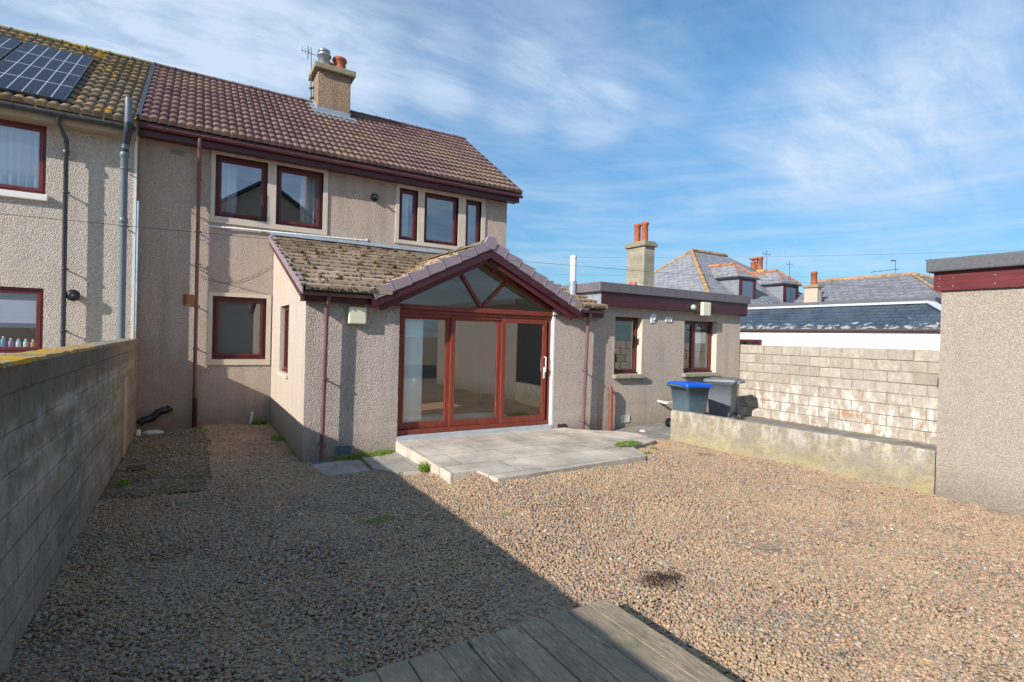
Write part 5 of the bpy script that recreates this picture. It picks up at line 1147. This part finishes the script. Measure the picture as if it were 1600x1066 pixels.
# slate-roofed house behind (L-shaped)
B2 = thing('slate_roofed_house', 'large grey slate roof with yellow-orange ridge behind the white building', 'house', (27, 12, 0))
mb = MB(); mb.box((23.3, 7.1, -.02), (31, 14.9, 2.9)); mb.prism([(23.3, 14.7, 2.9), (31, 14.7, 2.9), (27, 14.7, 5.1)], (0, .2, 0)); mb.build('wall', HARLG, B2)
mb = MB(); mb.quad((23, 6.8, 2.75), (23, 15.0, 2.75), (27, 15.0, 5.2), (27, 10.8, 5.2)); mb.quad((27, 10.8, 5.2), (27, 15.0, 5.2), (31, 15.0, 2.75), (31, 14.8, 2.75)); mb.build('roof', SL2, B2, recalc=False)
mb = MB(); mb.quad((23, 6.8, 2.75), (27, 10.8, 5.2), (36, 10.8, 5.2), (36, 6.8, 2.75)); mb.quad((27, 10.8, 5.2), (36, 10.8, 5.2), (36, 14.8, 2.75), (31, 14.8, 2.75)); mb.build('roof', SL2b, B2, recalc=False)
rp = MB(); rp.tube([(27, 15.05, 5.22), (27, 10.8, 5.22), (36, 10.8, 5.22)], .085, 8); rp.tube([(27, 10.8, 5.22), (23, 6.8, 2.77)], .06, 8); rp.build('ridge_tiles', ORID, B2)
cb = MB(); cb.box((24.2, 13.35, 2.6), (24.55, 13.95, 4.62)); c_ = cb.build('chimney', plain('beige_stack', (.50, .42, .33), .9, .2, .1), B2); MB().box((24.13, 13.28, 4.62), (24.62, 14.02, 4.74)).build('chimney_cap', CAPST, c_); MB().lathe((24.38, 13.62, 4.74), [(.14, -.02), (.12, .5), (.15, .51), (.14, .6), (.1, .62)], 14).build('chimney_pot', POT, c_)
# dormer house
B3 = thing('dormer_house', 'hipped slate house with orange ridges and two red-framed dormers', 'house', (22, 19, 0))
ax, ay, az_ = 22.4, 19.0, 6.79; s3 = (az_-3.0)/4.8
mb = MB(); mb.box((18.9, 14.6, -.02), (29.5, 23.6, 3.0)); mb.build('wall', HARLG, B3)
mb = MB(); mb.quad((18.5, 14.2, 3.0), (ax, ay, az_), (25.3, ay, az_), (28.0, ay-2.7*1.0, az_-2.7*s3), (31, 14.2, 3.0)); mb.quad((18.5, 23.8, 3.0), (ax, ay, az_), (25.3, ay, az_), (31, 23.8, 3.0))
mb.v[:] = mb.v; mb.build('roof', SL3, B3, recalc=False)
mb = MB(); mb.quad((18.5, 14.2, 3.0), (18.5, 23.8, 3.0), (ax, ay, az_)); mb.quad((25.3, ay, az_), (31, 23.8, 3.0), (31, 14.2, 3.0)); mb.build('roof', SL3h, B3, recalc=False)
def jagtube(mb, a, b, r, n=24):
    a, b = Vector(a), Vector(b)
    for i in range(n):
        p, q = a.lerp(b, i/n), a.lerp(b, (i+.97)/n); mb.cur = rng.uniform(); o = Vector((0, 0, rng.uniform(-.008, .012))); mb.tube([p+o, q+o], r*rng.uniform(.93, 1.07), 7)
rp = MB(); jagtube(rp, (ax, ay, az_+.02), (25.3, ay, az_+.02), .10, 9); jagtube(rp, (ax, ay, az_+.0), (18.5, 14.2, 3.0), .11, 18); jagtube(rp, (ax, ay, az_+.0), (18.5, 23.8, 3.0), .09, 18); rp.build('ridge_tiles', ORID, B3)
def dormer(x0, x1, yf, zt, zb, zr):
    yb = 14.2+(zt-3.0)/s3+.1; xm = (x0+x1)/2; rb = 14.2+(zr-3.0)/s3
    zq = 3.0+(yf-14.2)*s3-.06; d = MB(); d.prism([(x0, yf, zq), (x0, yf, zt), (x0, yb, zt)], (.1, 0, 0)); d.prism([(x1-.1, yf, zq), (x1-.1, yf, zt), (x1-.1, yb, zt)], (.1, 0, 0)); d.box((x0+.1, yf+.02, zb-.3), (x1-.1, yf+.08, zt))
    dm = d.build('dormer', plain('dormer_slate_cheek', (.22, .23, .26), .8, .2, .25, 3, vs=(1, 1, 6)), B3)
    f = MB()
    for a, b, p, q in ((x0+.0, x0+.22, zb-.2, zt-.02), (x1-.22, x1, zb-.2, zt-.02)): f.box((a, yf-.03, p), (b, yf-.002, q))
    f.box((x0+.22, yf-.03, zt-.18), (x1-.22, yf-.002, zt-.02)); f.box((x0+.22, yf-.03, zb-.2), (x1-.22, yf-.002, zb)); f.build('window_frame', MAROON, dm)
    MB().box((x0+.22, yf-.02, zb), (x1-.22, yf-.004, zt-.18)).build('pane', mat('dormer_glass', lambda h: bsdf(h, (.13, .20, .27), .3, None, .01, .5)), dm)
    rf = MB(); o = .14; ry = yf+.75
    rf.quad((x0-o, yf-.07, zt), (x0-o, yb+.2, zt), (xm, rb, zr), (xm, ry, zr)); rf.quad((x1+o, yf-.07, zt), (x1+o, yb+.2, zt), (xm, rb, zr), (xm, ry, zr)); rf.quad((x0-o, yf-.07, zt), (x1+o, yf-.07, zt), (xm, ry, zr)); rf.build('dormer_roof', SL3h, dm, recalc=False)
    e_ = MB(); e_.box((x0-o-.03, yf-.10, zt-.07), (x1+o+.03, yf-.032, zt)); e_.box((x0-o-.03, yf-.031, zt-.07), (x0-o+.04, yb, zt)); e_.build('dormer_gutter', DARKP, dm)
    rt = MB(); jagtube(rt, (xm, ry, zr+.03), (xm, rb+.1, zr+.03), .085, 8); jagtube(rt, (xm, ry, zr+.02), (x1+o, yf-.07, zt+.02), .07, 8); jagtube(rt, (xm, ry, zr+.02), (x0-o, yf-.07, zt+.02), .03, 8); rt.build('dormer_ridge', ORIDR, dm)
dormer(21.7, 22.95, 15.6, 5.10, 4.10, 5.78); dormer(25.2, 26.5, 15.6, 5.05, 4.08, 5.75)
cb = MB(); cb.box((27.95, 18.6, 3.0), (28.75, 20.0, 6.02)); c_ = cb.build('chimney', plain('pale_stack', (.46, .42, .33), .9), B3); MB().box((27.8, 18.4, 6.02), (28.95, 20.2, 6.22)).build('chimney_cap', plain('yellow_cap', (.50, .42, .13), .9, .2, .5, 4), c_)
MB().lathe((28.15, 19.3, 6.22), [(.17, -.02), (.15, .5), (.17, .52), (.17, .58), (.08, .6), (.08, .68), (.24, .70), (.24, .76), (.05, .8)], 14).build('chimney_pot', POT, c_); MB().lathe((28.45, 19.1, 6.22), [(.17, -.02), (.16, .72), (.20, .74), (.19, .86), (.12, .87)], 14).build('chimney_pot', POT, c_)
mb = MB(); mb.tube([(28.5, 18.7, 6.1), (28.5, 18.7, 7.4)], .012, 5); mb.tube([(28.1, 18.7, 7.2), (28.9, 18.7, 7.2)], .010, 5)
for x in (28.15, 28.35, 28.75): mb.tube([(x, 18.7, 7.08), (x, 18.7, 7.32)], .008, 5)
mb.build('aerial', DK, c_)
sk = MB(); sk.prism([(23.7, 14.9, 3.62), (24.5, 14.9, 3.62), (24.5, 15.6, 4.17), (23.7, 15.6, 4.17)], (0, -.03, .04)); sk.build('skylight', STEEL, B3)
# block chimney and its gable
B4 = thing('block_chimney_outbuilding', 'pale concrete block chimney with two tall orange pots behind the annex', 'chimney', (12.6, 12.7, 0))
blk = lambda pl: block_fn(pl, (.40, .36, .28), (.28, .255, .205), .012, (.12, .06), .2, .2, 1.55)
mb = MB(); mb.box((12.4, 12.40, -.02), (12.86, 13.2, 5.05)); cst = mb.build('stack', mat('chimney_blocks', lambda h: h.n('ShaderNodeMixShader', {0: h.math('GREATER_THAN', h.math('ABSOLUTE', h.n('ShaderNodeSeparateXYZ', {0: h.n('ShaderNodeNewGeometry').outputs['True Normal']}).outputs[0]), .5), 1: blk('XZ')(h), 2: blk('YZ')(h)}).outputs[0]), B4)
mb = MB(); mb.box((12.33, 12.33, 5.05), (12.93, 13.27, 5.17)); mb.prism([(12.38, 12.38, 5.17), (12.88, 12.38, 5.17), (12.88, 13.22, 5.17), (12.38, 13.22, 5.17)], (0, 0, .06)); mb.build('chimney_cap', CAPST, B4, bevel=.02)
for y in (12.62, 12.96): MB().lathe((12.62, y, 5.22), [(.115, -.02), (.105, .1), (.10, .55), (.125, .57), (.125, .63), (.10, .65), (.09, .65)], 16).build('chimney_pot', POT, B4)
G4 = thing('gabled_outbuilding', 'small gable with white skew peeping over the flat roof beside the block chimney', 'outbuilding', (11.8, 12.1, 0))
mb = MB(); mb.prism([(10.9, 12.05, -.02), (12.35, 12.05, -.02), (12.35, 12.05, 3.2), (11.72, 12.05, 3.72), (10.9, 12.05, 3.2)], (0, .25, 0)); mb.build('wall', HARLS, G4)
mb = MB(); mb.bar((11.72, 12.02, 3.76), (12.5, 12.02, 3.10), .12, .05, (0, 1, 0)); mb.build('skew', WHITEW, G4)
mb = MB(); mb.bar((11.72, 12.02, 3.76), (11.2, 12.02, 3.30), .05, .05, (0, 1, 0)); mb.tube([(11.72, 12.0, 3.74), (11.72, 12.3, 3.74)], .07, 8); mb.build('ridge_tile', ORIDR, G4)
# roof aerials
mb = MB(); mb.tube([(25.2, 15.2, 4.2), (25.0, 15.2, 6.1)], .011, 5); mb.tube([(24.7, 15.2, 5.9), (25.3, 15.2, 5.95)], .012, 5); tag(mb.build('aerial', DK), 'thin bare aerial mast between the beige chimney and second dormer', 'aerial')
mb = MB(); mb.tube([(29, 12.3, 5.0), (29, 12.3, 6.2)], .010, 5); mb.tube([(29, 13.4, 5.70), (29, 12.1, 5.75)], .010, 5)
for y in (12.3, 12.6, 12.9, 13.2): mb.tube([(28.8, y, 5.73), (29.2, y, 5.73)], .008, 5)
mb.tube([(29, 12.3, 6.15), (29, 12.5, 6.2)], .03, 5)
tag(mb.build('aerial', DK), 'horizontal rod aerial above the slate ridge', 'aerial')
mb = MB(); mb.tube([(29, 10.9, 5.2), (29, 10.9, 6.05)], .008, 5); mb.tube([(29, 10.75, 6.05), (29, 11.1, 6.05)], .02, 5); mb.tube([(29, 10.9, 5.95), (29, 10.9, 6.08)], .05, 6); tag(mb.build('aerial', DK), 'short aerial with small head to the right above the slate ridge', 'aerial')
# cables across the sky
W1 = sag((-9, 7, 3.02), (28, 7, 4.3), .32, 40); tag(MB().tube(W1, .0028, 5).build('overhead_cable', DK), 'thin cable crossing in front of the glazed gable', 'cable')
def far_pt(x, y, dist): d = at_dir(x, y).normalized(); return Vector((0, 0, 2))+d*dist
tag(MB().tube(sag(far_pt(880, 402, 60), far_pt(1680, 388, 62), .3, 30), .008, 5).build('overhead_cable', DK), 'upper cable across the sky over the slate roof', 'cable')
tag(MB().tube(sag(far_pt(840, 428, 60), far_pt(1500, 431, 62), .2, 30), .007, 5).build('overhead_cable', DK), 'lower cable across the sky just above the orange ridges', 'cable')
# house behind the camera, seen mirrored in the panes
RH = thing('rear_house', 'gabled house across the yard mirrored in the upper windows', 'house', (3.7, -9, 0))
mb = MB(); mb.prism([(-2, -9, 0), (9.0, -9, 0), (9.0, -9, 6.9), (3.5, -9, 10.7), (-2, -9, 6.9)], (0, -8, 0)); mb.build('wall', HARLF, RH)
mb = MB(); mb.bar((4.0, -12.9, 9.75), (-2.1, -12.9, 5.53), 8.4, .15, (0, 0, 1)) if False else None
mb.prism([(3.5, -8.7, 10.75), (-2.5, -8.7, 6.6), (-2.5, -8.7, 6.75), (3.5, -8.7, 10.92)], (0, -8.6, 0)); mb.prism([(3.5, -8.7, 10.75), (9.5, -8.7, 6.6), (9.5, -8.7, 6.75), (3.5, -8.7, 10.92)], (0, -8.6, 0)); mb.build('roof', DARKP, RH)
mb = MB(); mb.box((5.9, -10.5, 7.5), (6.6, -9.8, 11.9)); mb.build('chimney', CHIMH, RH)
for o in bpy.data.objects:
    if '_loc' in o: del o['_loc']
